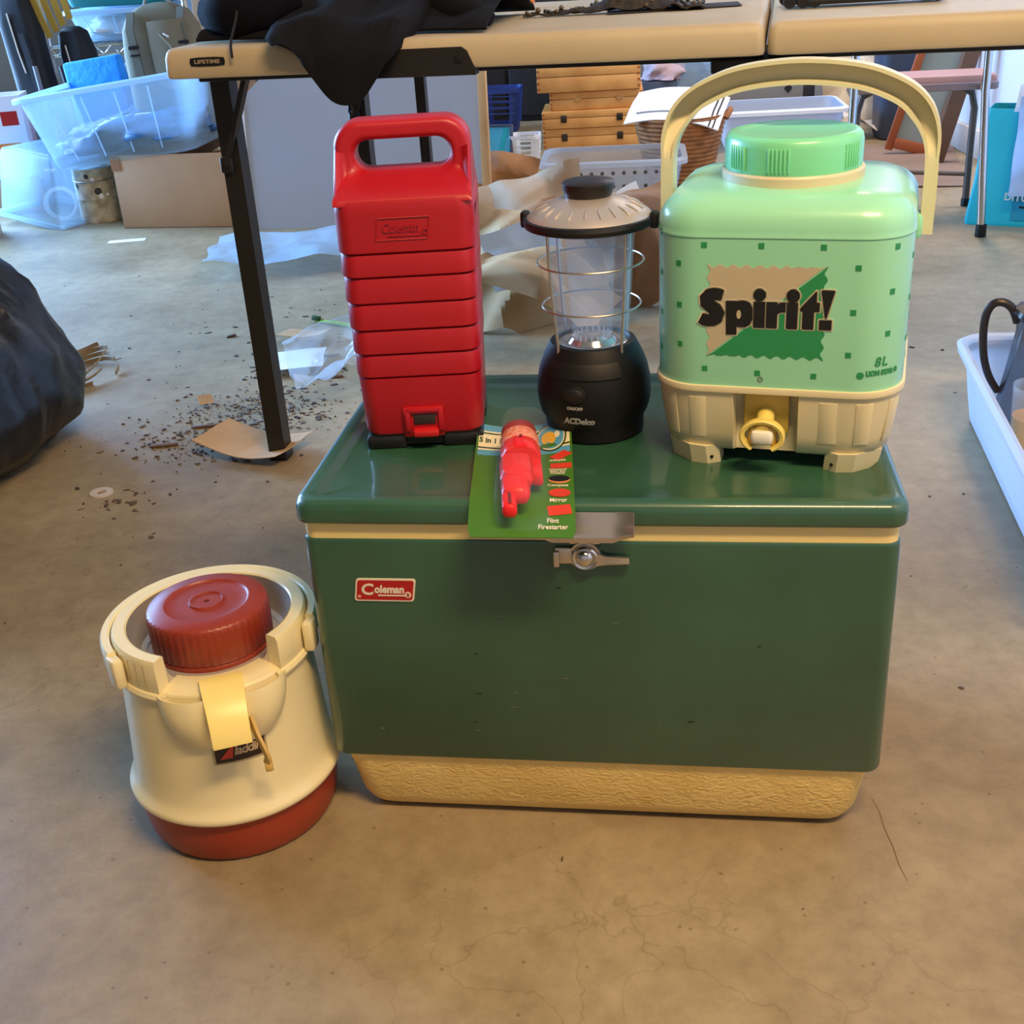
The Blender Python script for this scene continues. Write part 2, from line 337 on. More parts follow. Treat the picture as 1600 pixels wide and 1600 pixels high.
# ------------------------------------------------------------------ cooler
LZ = 0.3855   # lid field height
D = 0.358
def build_cooler():
    t = thing('cooler', 'big green metal cooler with cream base and chrome latch', 'cooler', (0, 0, 0))
    cy = D/2
    def ring(hx, hy, r, z): return [(x, y+cy, z) for x, y, _ in rrect(hx, hy, r, z, 6)]
    W = 0.2875; H = D/2
    mb = MB(); mb.rings([ring(.252, H-.040, .03, 0), ring(.262, H-.026, .034, .002), ring(.268, H-.017, .034, .010), ring(.2715, H-.012, .032, .022), ring(.276, H-.008, .026, .06), ring(.2805, H-.005, .02, .0885), ring(.27, H-.015, .02, .0885)])
    obj('base', mb, M_creambase, t, 50)
    mb = MB(); mb.rings([ring(W-.006, H-.006, .012, .0845), ring(W-.002, H-.002, .014, .0852), ring(W, H, .015, .089), ring(W, H, .015, .3455), ring(W-.0004, H-.0004, .015, .3478), ring(W-.0014, H-.0014, .014, .349), ring(W-.01, H-.01, .01, .349)])
    obj('body', mb, M_green, t, 50)
    mb = MB(); mb.rings([ring(W-.0022, H-.0022, .013, .345), ring(W-.0022, H-.0022, .013, .369)]); obj('rim', mb, M_cream, t)
    L = W+.0045; h = H+.0045
    mb = MB(); mb.rings([ring(L-.012, h-.012, .01, .3668), ring(L-.003, h-.003, .016, .3668), ring(L-.0006, h-.0006, .018, .368), ring(L, h, .019, .371),
        ring(L, h, .02, .3815), ring(L-.0013, h-.0013, .02, .3866), ring(L-.0045, h-.0045, .019, .3900), ring(L-.009, h-.009, .017, .3912), ring(L-.016, h-.016, .014, .3912),
        ring(L-.0190, h-.0190, .012, .3900), ring(L-.0235, h-.0235, .01, .3866), ring(L-.027, h-.027, .008, LZ), ring(L-.06, h-.06, .006, LZ)])
    obj('lid', mb, M_green, t, 60)
    # enamel badge
    bx, bz = -.2078, .2928
    def para(w, hh, r, y0, y1, sh=.16):
        m = MB(); p = [(x+z*sh, z) for x, z, _ in rrect(w, hh, r, 0, 4)]; m.prism([(x+bx, z+bz) for x, z in p], y0, y1); return m
    e = obj('badge', para(.0305, .0128, .003, .001, -.0014), M_print_white, t)
    obj('badge_field', para(.0288, .0111, .0024, 0, -.0017), M_print_red, e)
    def tx(s, sz, x, z, m, nm, bold=.0004, w=None, sh=.12): return obj(nm, on_front(text_mb(s, sz, bold, .0002, sh, width=w), bx+x, -.0019, bz+z), m, e, smooth=False)
    tx('C', .0175, -.0175, .0003, M_print_white, 'lettering', .0004, .0128)
    tx('oleman', .0118, .0045, .0008, M_print_white, 'lettering', .0005, .0305)
    m = MB(); m.box((bx+.0065, -.0019, bz-.0058), (.028, .0004, .0014)); obj('underline', m, M_print_white, e)
    m = MB(); m.lathe([(0, 0), (.0034, 0), (.0034, .0004), (0, .0004)], 16); m.xf(Matrix.Translation((bx+.0232, -.0018, bz-.0048)) @ FRONT); obj('emblem_disc', m, M_print_white, e)
    m = MB(); m.box((bx+.0234, -.0023, bz-.0055), (.0022, .0003, .0026)); m.box((bx+.0231, -.0023, bz-.0033), (.0034, .0003, .0007)); obj('emblem_mark', m, M_print_red, e)
    m = MB(); m.lathe([(0, 0), (.0018, 0), (.0018, .0003), (0, .0003)], 12); m.xf(Matrix.Translation((bx-.0268, -.0018, bz-.0073)) @ FRONT); obj('registered_mark', m, M_print_pink, e)
    # strike plate on the lid: flared chrome scoop
    la = thing_part('latch', t)
    def strike(u, v):
        x = -.056+.098*u+(.004 if u > .9 else 0)*0; k = max(0, (u-.8)/.2); k2 = max(0, (.2-u)/.2); k = max(k, k2)
        prof = [(-.0065, .3835), (-.0085, .3790), (-.0105, .3725), (-.014, .3665), (-.0165, .3615), (-.0155, .3565)]
        i = min(int(v*5), 4); f = v*5-i; y = prof[i][0]*(1-f)+prof[i+1][0]*f; z = prof[i][1]*(1-f)+prof[i+1][1]*f
        return (x, y-.007*k*k, z+.007*k*(1-v)*0+(.003*k if v < .5 else .010*k*v))
    m = MB(); m.sheet(strike, 24, 12, .0012); obj('strike', m, M_steel, la)
    m = MB(); m.box((-.006, -.004, .355), (.030, .006, .012), .002); obj('strike_tongue', m, M_steel, la)
    m = MB(); p = []
    for i in range(33): 
        a = 2*PI*i/32; p.append((-.006+.0155*math.cos(a), .3345+.0145*math.sin(a)))
    m.prism(p[:-1], 0, -.0035); obj('latch_plate', m, M_steel, la)
    m = MB(); m.box((-.0265, -.0025, .3355), (.018, .005, .017), .0015); m.box((-.0335, -.0045, .3335), (.0055, .009, .0165), .001); obj('hinge_leaf', m, M_steel, la)
    m = MB(); m.prism([(.004, .3405), (.014, .3365), (.036, .3348), (.0365, .3285), (.014, .3275), (.004, .326)], -.003, -.007); m.box((.025, -.008, .3318), (.022, .004, .0026), .001); obj('lever', m, M_steel, la)
    m = MB(); m.lathe([(.0125, .0), (.0125, .0045), (.0112, .0058), (.0095, .0050), (.0088, .0048), (.0082, .0062), (.006, .0088), (.003, .0099), (0, .0102)], 40); m.xf(Matrix.Translation((-.0062, -.0030, .3345)) @ FRONT); obj('dome', m, M_chrome, la)
    m = MB(); m.lathe([(.0145, 0), (.0145, .004), (.0128, .004), (.0128, 0)], 24, R(20), R(160)); m.xf(Matrix.Translation((-.0062, -.0035, .3375)) @ FRONT); obj('keeper', m, M_steel, la)
    # carrying handle pads on both ends
    for sx in (-1, 1):
        m = MB(); m.box((sx*(W+.003), cy, .30), (.006, .12, .035), .003); obj('side_handle', m, M_steel, t)
    # scuffs on the enamel
    rnd = random.Random(3)
    for i in range(16):
        x = rnd.uniform(-.24, .26); z = rnd.uniform(.11, .31); sx = rnd.uniform(.001, .004); sz = rnd.uniform(.0005, .0013)
        m = MB(); pts = [(x+sx*(1+.4*rnd.uniform(-1, 1))*math.cos(a*PI/3.5), z+sz*(1+.4*rnd.uniform(-1, 1))*math.sin(a*PI/3.5)) for a in range(7)]
        m.prism(pts, .0005, -.00025); obj('scuff', m, mat('bare scuff', (96, 104, 88), 0.6) if i % 3 else mat('dark scuff', (34, 40, 30), 0.6), t)
    return t
def thing_part(name, parent):
    o = bpy.data.objects.new(name, None); COL.objects.link(o); o.parent = parent; o.empty_display_size = 0.02; return o
build_cooler()

# ------------------------------------------------------------------ red lantern case
def build_case():
    t = thing('lantern_case', 'tall red plastic lantern carrying case with top handle', 'case', (-.1935, .203, LZ), 7)
    def sm(a): a = max(0, min(1, a)); return a*a*(3-2*a)
    def hx(z): return .0625+.0068*min(1, z/.255)
    def hy(z): return .060+.004*min(1, z/.255)
    def ring(z, out=0.0, chev=True):
        P = []
        for x, y, _ in rrect(hx(z)+out, hy(z)+out, .018, z, 7):
            dz = .024*sm((y+hy(z)-.004)/.05) if chev else 0
            P.append((x, y, z+dz))
        return P
    seams = [.081, .106, .132, .160, .187, .211]
    rs = [ring(.0160, -.006, False), ring(.0170, -.001, False), ring(.0205, 0, False), ring(.06, 0.0, False), ring(.0770, .0004), ring(.0796, .0002), ring(.0805, -.0022)]
    for i, s in enumerate(seams):
        top = seams[i+1] if i < 5 else .236
        rs += [ring(s+.0004, -.0008), ring(s+.0016, .0013), ring(s+.005, .0014)]
        if i < 5: rs += [ring((s+top)/2, .0008), ring(top-.0035, .0002), ring(top-.0012, -.0006), ring(top-.0004, -.0022)]
    rs += [ring(.236, .0006), ring(.250, .0003, False), ring(.2590, 0, False), ring(.2622, -.0012, False), ring(.2636, -.006, False)]
    mb = MB(); mb.rings(rs, True, True)
    obj('shell', mb, M_red, t, 28)
    # handle block: ring outline with hand hole; depth shrinks towards the grip
    N = 64
    def loop(cx, cz, wx, wz, r):
        pts = rrect(wx, wz, r, 0, N//4-1); return [(x+cx, y+cz) for x, y, _ in pts]
    outer = loop(0, .2925, .0680, .0395, .026); inner = loop(0, .2985, .048, .0148, .0146)
    outer = [(x, z) if z > .2925 else (math.copysign(min(abs(x)*1.0+(.0680-abs(x))*max(0, min(1, (abs(x)-.040)/.004)), .0680), x), max(z-.012, .2585)) for x, z in outer]
    def dep(z):
        f = sm((z-.2600)/.026); return .0630*(1-f)+.0215*f
    mb = MB(); rs = []
    K = 9
    for side in (-1, 1):
        seq = range(K) if side < 0 else reversed(range(K))
        for k in seq:
            f = k/(K-1); r = []
            for (xi, zi), (xo, zo) in zip(inner, outer):
                x = xi+(xo-xi)*f; z = zi+(zo-zi)*f
                d = dep(z); top = z > .266
                e = min(f, 1-f if top else 1); rnd = .007*max(0, 1-e/.22)**2 if (top or f < .3) else 0
                r.append((x, side*max(d-rnd, .006), z))
            rs.append(r)
    mb.rings(rs+[rs[0]], False, False)
    obj('handle', mb, M_red, t, 45)
    # moulded badge on the front
    fy = -hy(.225)-.0012
    b = thing_part('moulded_badge', t)
    def fr(x0, x1, z0, z1):
        m = MB(); m.box(((x0+x1)/2, fy, (z0+z1)/2), (x1-x0, .0016, z1-z0), .0004); return m
    m = MB(); p = [(-.027, .0), (.024, .0), (.0275, .0215), (-.0235, .0215)]
    for i in range(4):
        a, c = p[i], p[(i+1) % 4]; m.tube([(a[0]-.002, fy-.0002, a[1]+.2245), (c[0]-.002, fy-.0002, c[1]+.2245)], .0007, 6)
    obj('badge_frame', m, M_red, b)
    obj('lettering', on_front(text_mb('Coleman', .0135, .0003, .0007, .12, width=.036), -.0035, fy-.0004, .2365), M_red, b, smooth=False)
    m = MB(); m.box((0, fy-.0003, .2285), (.034, .0014, .0012), .0003); obj('underline', m, M_red, b)
    m = MB(); m.lathe([(.0022, 0), (.0032, 0), (.0032, .0012), (.0022, .0012), (.0022, 0)], 18); m.xf(Matrix.Translation((.0205, fy, .2315)) @ FRONT); obj('emblem_ring', m, M_red, b)
    # catch at the foot of the front
    la = thing_part('catch', t)
    f0 = -hy(.03)
    m = MB(); m.box((.0005, f0-.001, .031), (.043, .005, .033), .0015); obj('catch_surround', m, mat('red plastic recess', (180, 18, 26), .4), la)
    m = MB(); m.box((.002, f0-.0035, .034), (.023, .003, .011), .001); obj('window', m, mat('dark slot', (44, 36, 34), .6), la)
    m = MB(); m.box((.002, f0-.004, .0445), (.034, .006, .0045), .001); m.box((-.0155, f0-.004, .033), (.006, .006, .022), .001); m.box((.0195, f0-.004, .033), (.006, .006, .022), .001); obj('catch_frame', m, M_red, la)
    m = MB(); m.box((.003, f0-.006, .0205), (.027, .012, .008), .002); obj('tab', m, mat('bright red tab', (206, 30, 34), .35), la)
    # black foot tray
    mb = MB(); mb.rings([rrect(.058, .055, .012, .003), rrect(.0605, .0575, .013, .004), rrect(.0615, .0585, .014, .0180), rrect(.055, .052, .01, .0180)]); obj('tray', mb, M_black, t)
    for sx in (-1, 1):
        for sy in (-1, 1):
            m = MB(); m.box((sx*.0405, sy*.0395, .0075), (.044, .042, .015), .004); obj('foot', m, M_black, t)
    return t
build_case()

# ------------------------------------------------------------------ camping lantern
def build_lantern():
    t = thing('camping_lantern', 'black battery camping lantern with clear globe and silver cap', 'lantern', (-.009, .2, LZ), -8)
    prof = [(0, 0), (.050, 0), (.0525, .002), (.0528, .014), (.0535, .0185), (.0575, .026), (.0600, .036), (.0608, .047), (.0600, .060), (.0572, .073), (.0525, .0855), (.0475, .0955), (.0445, .1005), (.0395, .1015), (.0375, .0985), (0, .0975)]
    m = MB(); m.lathe(prof, 64); obj('base', m, M_blackrub, t, 40)
    def rb(z):
        for (r0, z0), (r1, z1) in zip(prof[2:-3], prof[3:-2]):
            if z0 <= z <= z1: return r0+(r1-r0)*(z-z0)/(z1-z0+1e-9)
        return .06
    # raised shoulder panel and switch
    m = MB(); m.lathe([(rb(.072)+.0002, .072), (rb(.074)+.0015, .074), (rb(.086)+.0014, .086), (rb(.088), .0885)], 28, R(-90-42), R(-90+42)); obj('shoulder_panel', m, M_blackrub, t)
    def disc(rx, rz, h, z0):
        mb = MB(); mb.lathe([(1.0, 0), (.95, h*.7), (.7, h), (0, h)], 28); mb.v = [(x*rx, y*rz, z) for x, y, z in mb.v]; return wrap_lathe(mb, rb, z0, -PI/2-.13)
    sw = obj('switch_ring', disc(.0132, .0092, .0022, .0585), M_black, t); obj('button', disc(.0095, .0062, .0036, .0590), mat('soft black button', (26, 24, 24), .4), sw)
    pr = mat('silver lettering', (186, 182, 176), .5)
    obj('lettering', wrap_lathe(text_mb('ON/OFF', .0048, .0002, .0002), rb, .0435, -PI/2-.13), pr, t, smooth=False)
    lo = obj('lettering', wrap_lathe(text_mb('ACDelco', .0098, .0005, .0002, .22, width=.0345), rb, .0285, -PI/2-.08), pr, t, smooth=False)
    m = MB(); m.box((-.003, 0, 0), (.033, .0007, .0004)); obj('underline', wrap_lathe(m, rb, .0232, -PI/2-.08), pr, lo)
    # reflector and globe
    m = MB(); m.lathe([(.0375, .0985), (.034, .1000), (.026, .0985), (.022, .1035), (.016, .1005), (.012, .104), (.006, .104), (0, .1035)], 40, fr=lambda a, k: 1+.02*math.sin(a*20)); obj('reflector', m, M_chrome, t)
    m = MB(); m.lathe([(.0385, .100), (.0395, .120), (.0430, .170), (.0470, .222), (.0458, .222), (.0418, .170), (.0383, .120), (.0373, .100)], 48); obj('globe', m, mat('clear acrylic', (238, 242, 244), .04, alpha=.08), t)
    m = MB(); m.lathe([(.0215, .101), (.0235, .150), (.0265, .222), (.0255, .222), (.0225, .150), (.0205, .101)], 40); obj('inner_globe', m, MATS['clear acrylic'], t)
    m = MB(); m.lathe([(.011, .222), (.010, .214), (.006, .203), (.002, .199), (0, .1985)], 20); obj('bulb', m, mat('clear bulb', (235, 238, 238), .05, alpha=.3), t)
    for k in range(18):
        a = 2*PI*k/18; m = MB(); m.lathe([(.0012, .100), (.0012, .1055), (.0007, .1085), (0, .109)], 6, c=(.0185*math.cos(a), .0185*math.sin(a), 0)); obj('diode', m, MATS['clear bulb'], t)
    # wire guard
    for z, r in ((.184, .0545), (.139, .0510)):
        m = MB(); m.tube([(r*math.cos(2*PI*i/48), r*math.sin(2*PI*i/48), z) for i in range(48)], .0010, 6, True); obj('guard_hoop', m, M_steel, t)
    for k in range(4):
        a = R(-90-38)+k*PI/2; m = MB(); ca, sa = math.cos(a), math.sin(a)
        m.tube([(.0462*ca, .0462*sa, .092), (.0462*ca, .0462*sa, .104), (.0498*ca, .0498*sa, .139), (.0533*ca, .0533*sa, .184), (.0545*ca, .0545*sa, .224)], .0016, 8); obj('guard_post', m, M_steel, t)
    # hood
    m = MB(); m.lathe([(.030, .220), (.060, .2195), (.0655, .2215), (.0668, .2255), (.0655, .2295), (.060, .231)], 64); obj('hood_rim', m, M_black, t)
    m = MB(); m.lathe([(.0632, .2298), (.0605, .2325), (.052, .2380), (.040, .2435), (.0300, .2475), (.022, .2495), (0, .2495)], 72); c = obj('hood', m, M_silver, t, 50)
    for k in range(22):
        a = 2*PI*k/22; m = MB(); m.lathe([(0, -.009), (.0011, -.0065), (.0018, 0), (.0013, .0065), (0, .009)], 8)
        m.v = [(x, y*.8, z) for x, y, z in m.v]
        m.xf(Matrix.Rotation(a, 4, 'Z') @ Matrix.Translation((.0475, 0, .2398)) @ Matrix.Rotation(R(90+23), 4, 'Y')); obj('rib', m, M_silver, c)
    m = MB(); m.lathe([(.0225, .2475), (.0245, .2525), (.0262, .2595), (.0262, .2625), (.0245, .2640), (.012, .2665), (0, .2672)], 48); obj('knob', m, mat('dark brown plastic', (34, 27, 25), .35), t)
    # bail handle, folded down behind, with its two pivots
    for s in (-1, 1):
        m = MB(); m.box((s*.0665, 0, .2255), (.009, .013, .017), .003); obj('handle_pivot', m, M_black, t)
    m = MB(); pts = []
    for i in range(25):
        a = PI*i/24; pts.append((.0690*math.cos(a), .018+.054*math.sin(a), .2235-.022*math.sin(a)))
    m.tube(pts, .0028, 8); obj('bail', m, M_chrome, t)
    return t
build_lantern()

# ------------------------------------------------------------------ mint drink jug
def build_jug():
    t = thing('drink_dispenser', 'mint green beverage jug with yellow spigot and arched handle', 'drink dispenser', (.189, .190, LZ), -10)
    hx, hy, rc = .1170, .108, .046; PX = -.0065
    f = hx-rc; arc = rc*PI/2
    def per(s):
        sg = 1 if s >= 0 else -1; a = abs(s)
        if a <= f: return Vector((sg*a, -hy, 0)), Vector((0, -1, 0)), Vector((1, 0, 0))
        if a <= f+arc:
            th = (a-f)/rc; return Vector((sg*(f+rc*math.sin(th)), -hy+rc-rc*math.cos(th), 0)), Vector((sg*math.sin(th), -math.cos(th), 0)), Vector((math.cos(th), sg*math.sin(th), 0))
        d = a-f-arc; return Vector((sg*hx, -hy+rc+d, 0)), Vector((sg, 0, 0)), Vector((0, sg, 0))
    def wrap(mb, s0, z0, off=.0):
        def fn(x, y, z):
            p, n, _ = per(s0+x); q = p+n*(z+off); return (q.x, q.y, z0+y)
        return mb.warp(fn)
    def ring(i, z, r=None): return rrect(hx-i, hy-i, (r or rc)-i*.6, z, 10)
    m = MB(); m.rings([ring(.004, .084), ring(.0005, .085), ring(0, .088), ring(0, .226), ring(0, .2288)], True, False)
    body = obj('body', m, M_mint, t)
    m = MB(); m.rings([ring(.0004, .2280), ring(-.0005, .2283), ring(-.0008, .2292), ring(-.0003, .2304), ring(0, .2355), ring(.0012, .2440), ring(.0055, .2515), ring(.0125, .2580), ring(.0225, .2622), ring(.034, .2640), ring(.05, .2650), ring(.07, .2652, .08)], True, True)
    obj('shoulder', m, M_mint, t, 60)
    # cap
    m = MB(); m.lathe([(.067, .2635), (.0672, .2725), (.0655, .2745), (.060, .2745)], 56); obj('neck', m, mat('pink beige plastic', (222, 202, 168), .4), t)
    m = MB(); m.lathe([(.064, .2735), (.0645, .278), (.0645, .298), (.0632, .3035), (.0605, .3065), (.056, .3074), (.050, .3062), (.044, .3052), (.0, .3052)], 72); cap = obj('cap', m, M_mintcap, t, 50)
    for base in (-105, -38, 20, 85, 160, 215):
        for k in range(6):
            a = R(base+k*3.3); m = MB(); m.box((.0648*math.cos(a), .0648*math.sin(a), .2885), (.0022, .0019, .0215), .0006, Matrix.Rotation(a, 3, 'Z')); obj('grip_rib', m, M_mintcap, cap)
    # belt + beige base with a bay for the tap
    m = MB(); m.rings([ring(.002, .0795), ring(-.0022, .0800), ring(-.0026, .083), ring(-.002, .0858), ring(.001, .0864)]); obj('belt', m, M_jugcream, t)
    def bring(i, z, bay):
        P = []
        base = rrect(hx-i, hy-i, rc-i*.5, z, 8)
        P += [(PX+bx_, -hy+i+bay*k_, z) for bx_, k_ in ((-.031, 0), (-.0285, .9), (-.026, 1), (.026, 1), (.0285, .9), (.031, 0))]
        return P+base
    m = MB(); m.rings([bring(.024, .013, .0), bring(.014, .0150, .004), bring(.0085, .020, .010), bring(.0055, .035, .015), bring(.002, .060, .019), bring(0, .0800, .020)]); bs = obj('base', m, M_jugcream, t, 40)
    for s in (-.104, -.072, .052, .086, .122):
        w_ = .0085
        mb = MB(); mb.prism([(s-w_, .036), (s+w_, .036), (s+w_, .072), (s-w_, .072)], 0, 1)
        mm = MB(); mm.box((0, 0, 0), (w_*2, .044, .0016), .0006)
        mm.v = [(x, y, z) for x, y, z in mm.v]
        def fn(x, y, z, s=s):
            p, n, _ = per(s+x); zz = .0515+y; ins = .0055*(.08-zz)/.045 if zz > .035 else .0055+.003*(.035-zz)/.015
            q = p-n*ins+n*z; return (q.x, q.y, zz)
        obj('panel_rib', mm.warp(fn), M_jugcream, bs)
    for sx in (-1, 1):
        for sy in (-1, 1):
            m = MB(); pts = [(.050, .096), (.062, .103), (.078, .100), (.100, .080), (.102, .062), (.066, .058), (.050, .074)]
            lo = [(sx*x, sy*y*.98, 0) for x, y in pts]; hi = [(sx*x*1.03, sy*y*1.01, .020) for x, y in pts]
            m.rings([lo, hi]); obj('foot', m, M_jugcream, t, 30)
            if sy < 0:
                m = MB(); m.lathe([(0, 0), (.0017, 0), (.0017, .002), (0, .002)], 10); m.xf(Matrix.Translation((sx*.058, -.0985, .0075)) @ FRONT); obj('foot_hole', m, M_print_black, t)
    # tap
    tp = thing_part('tap', t); tp.location = (PX, 0, 0)
    m = MB(); m.box((0, -hy+.017, .0565), (.043, .006, .044), .0015); obj('tap_plate', m, mat('golden plastic', (226, 190, 84), .4), tp)
    m = MB(); m.lathe([(.0085, 0), (.0085, .030), (.0075, .033), (0, .033)], 24); m.xf(Matrix.Translation((0, -hy+.016, .0545)) @ Matrix.Rotation(R(14), 4, 'X') @ FRONT); obj('tap_barrel', m, M_yellow, tp)
    m = MB(); m.lathe([(.0155, 0), (.0195, 0), (.0205, .003), (.0205, .010), (.019, .011), (.016, .010), (.0155, 0)], 36, R(-60), R(240)); m.v = [(x*1.05, y*.82, z) for x, y, z in m.v]; m.xf(Matrix.Translation((0, -hy-.010, .0435)) @ FRONT); obj('tap_collar', m, M_yellow, tp)
    m = MB(); m.box((0, -hy-.011, .0425), (.027, .012, .020), .004); obj('tap_head', m, mat('amber plastic', (214, 178, 84), .4), tp)
    m = MB(); m.box((0, -hy-.019, .0430), (.0215, .010, .0135), .004); obj('tap_button', m, M_whitish, tp)
    # printed stamp with scalloped edge
    sw, sh, zc = .0545, .0445, .160
    def scal(w, h):
        pts = []; nx, ny, st = 9, 7, 6
        def edge(p0, p1, n, nrm):
            for i in range(n*st):
                u = i/(n*st); a = .0016*math.cos(2*PI*n*u)-.0016
                pts.append((p0[0]+(p1[0]-p0[0])*u+nrm[0]*a, p0[1]+(p1[1]-p0[1])*u+nrm[1]*a))
        edge((-w, -h), (w, -h), nx, (0, -1)); edge((w, -h), (w, h), ny, (1, 0)); edge((w, h), (-w, h), nx, (0, 1)); edge((-w, h), (-w, -h), ny, (-1, 0))
        return pts
    pts = scal(sw, sh)
    up = [p for p in pts if p[1]*sw-p[0]*sh >= -1e-6]; dn = [p for p in pts if p[1]*sw-p[0]*sh <= 1e-6]
    def ordered(pp, ctr): return sorted(pp, key=lambda p: math.atan2(p[1]-ctr[1], p[0]-ctr[0]))
    def plate(pp, z0, z1):
        mb = MB(); mb.rings([[(x, y, z0) for x, y in pp], [(x, y, z1) for x, y in pp]]); return mb
    st = obj('stamp_print', wrap(plate(ordered(up, (-sw*.35, sh*.35)), -.0004, .0004), -.003+PX, zc), M_print_tan, t)
    obj('stamp_print', wrap(plate(ordered(dn, (sw*.35, -sh*.35)), -.0004, .0004), -.003+PX, zc), M_print_green, t)
    U = .124/882
    def pt(x, y): return ((x-659)*U, (450-y)*U)
    def circ(cx, cy, r, n=20): return [(cx+r*math.cos(2*PI*i/n), cy+r*math.sin(2*PI*i/n)) for i in range(n)]
    def ribbon(c, w):
        L = []; Rr = []
        for i in range(len(c)):
            p, q = Vector(c[max(0, i-1)]), Vector(c[min(len(c)-1, i+1)]); d = (q-p).normalized(); n = Vector((-d.y, d.x)); ww = w[i]/2
            L.append(tuple(Vector(c[i])+n*ww)); Rr.append(tuple(Vector(c[i])-n*ww))
        return L+Rr[::-1]
    S_ = ribbon([(378, 340), (352, 333), (322, 332), (290, 340), (268, 362), (272, 392), (300, 415), (333, 434), (350, 462), (340, 492), (312, 510), (280, 514), (252, 508), (232, 498)], [72, 76, 80, 84, 88, 88, 86, 86, 88, 88, 86, 82, 78, 72])
    bowl = [(500, 372), (535, 374), (562, 392), (577, 425), (577, 498), (562, 532), (535, 551), (500, 553), (470, 545), (470, 380)]
    glyphs = [('S', [S_]), ('p', [[(400, 376), (474, 376), (474, 606), (404, 606)], bowl]), ('i', [[(583, 376), (657, 376), (657, 552), (583, 552)], circ(619, 331, 41)]),
              ('r', [[(667, 376), (737, 376), (737, 552), (667, 552)], [(730, 398), (752, 380), (790, 374), (790, 440), (752, 446), (730, 462)]]), ('i', [[(797, 376), (868, 376), (868, 552), (797, 552)], circ(835, 331, 43)]),
              ('t', [[(985, 292), (985, 372), (1006, 372), (1006, 432), (972, 432), (972, 552), (900, 552), (900, 432), (884, 432), (884, 412)]]), ('!', [[(1012, 290), (1098, 290), (1052, 475), (1044, 475)], [(1008, 488), (1086, 488), (1086, 552), (1008, 552)]])]
    for ch, polys in glyphs:
        mo = MB(); mi = MB()
        for j, pp in enumerate(polys):
            q = [pt(*p) for p in pp]
            mi.rings([[(x, y, z) for x, y in q] for z in (.0006, .0012+.00002*j)])
            for k in range(8):
                dx, dy = .0014*math.cos(k*PI/4), .0014*math.sin(k*PI/4); mo.rings([[(x+dx, y+dy, z) for x, y in q] for z in (.0001, .0007)])
        if ch == 'p':
            mh = MB(); mh.rings([[(*pt(x, y), z) for x, y in circ(487, 466, 1, 20)] for z in (.0013, .0014)]); mh = MB(); mh.rings([[(pt(487+15*math.cos(i*PI/10), 466+30*math.sin(i*PI/10))[0], pt(487, 466+30*math.sin(i*PI/10))[1], z) for i in range(20)] for z in (.0011, .0014)]); obj('letter_counter', wrap(mh, -.003+PX, zc), M_print_tan, t)
        L1 = obj('lettering', wrap(mi, -.003+PX, zc), M_print_black, t, smooth=False)
        obj('lettering_outline', wrap(mo, -.003+PX, zc), mat('pale outline print', (222, 212, 178), .5), L1, smooth=False)
    sq = [(-.067, .222), (-.015, .222), (.040, .2215), (-.092, .2035), (-.091, .164), (-.090, .1255), (.071, .2035), (.069, .1625), (.067, .122), (-.065, .103), (-.015, .1005), (.037, .1000),
          (.106, .2205), (.104, .180), (.1025, .141), (-.119, .229), (-.119, .190), (-.119, .151), (-.1195, .116), (.136, .207), (.136, .168), (.136, .129), (.160, .222), (.160, .183), (.160, .144), (.160, .105)]
    for s, z in sq:
        m = MB(); m.box((0, 0, 0), (.0052, .0052, .0006)); obj('printed_square', wrap(m, s, z, .0001), M_print_green, t)
    obj('lettering', wrap(text_mb('8L', .0125, .0002, .0002, .12, 1.15), .098, .1145, .0004), M_print_green, t, smooth=False)
    obj('lettering', wrap(text_mb('LION STAR ®', .0066, .0004, .0002, 0, width=.034), .101, .1040, .0004), M_print_green, t, smooth=False)
    m = MB(); m.lathe([(0, 0), (.0034, 0), (.0034, .0004), (0, .0004)], 14); obj('maker_mark', wrap(m, .0790, .1025, .0001), M_print_green, t)
    m = MB(); m.lathe([(.0016, 0), (.0026, 0), (.0026, .0004), (.0016, .0004), (.0016, 0)], 14); obj('maker_mark', wrap(m, -.012, .0945, .0002), mat('grey print', (110, 120, 100), .5), t)
    # arched handle with a channel along its front
    path = []
    def arch(u):   # u 0..1 left pivot to right pivot
        pts = [(-.1165, .222), (-.1165, .285), (-.113, .318), (-.098, .344), (-.075, .359), (-.045, .3685), (0, .3725), (.045, .3685), (.075, .359), (.098, .344), (.113, .318), (.1165, .285), (.1165, .222)]
        k = u*(len(pts)-1); i = min(int(k), len(pts)-2); g = k-i
        p0, p1, p2, p3 = [Vector(pts[max(0, min(len(pts)-1, i+d))]) for d in (-1, 0, 1, 2)]
        return .5*((2*p1)+(p2-p0)*g+(2*p0-5*p1+4*p2-p3)*g*g+(3*p1-p0-3*p2+p3)*g**3)
    rs = []; n = 60
    for i in range(n+1):
        u = i/n; p = arch(u); d = (arch(min(1, u+.01))-arch(max(0, u-.01))).normalized(); nn = Vector((-d.y, d.x))   # nn points outwards (up at top)
        k = max(0, min(1, (.40-abs(u-.5))/.12)); th = .0062+.0052*k; ch = .0185*k
        cx, cz = p.x, p.y; lip = .0028+.0006*k
        def P(o, y): return (cx*1.075+.001+nn.x*o, y+.022, cz-.016+nn.y*o)
        rs.append([P(th, .011), P(th, -.011), P(th-lip, -.011), P(th-lip-.0004, -.011+ch), P(-th+lip+.0004, -.011+ch), P(-th+lip, -.011), P(-th, -.011), P(-th, .011)])
    m = MB(); m.rings(rs); obj('handle', m, mat('ivory handle plastic', (224, 215, 176), .4), t, 40)
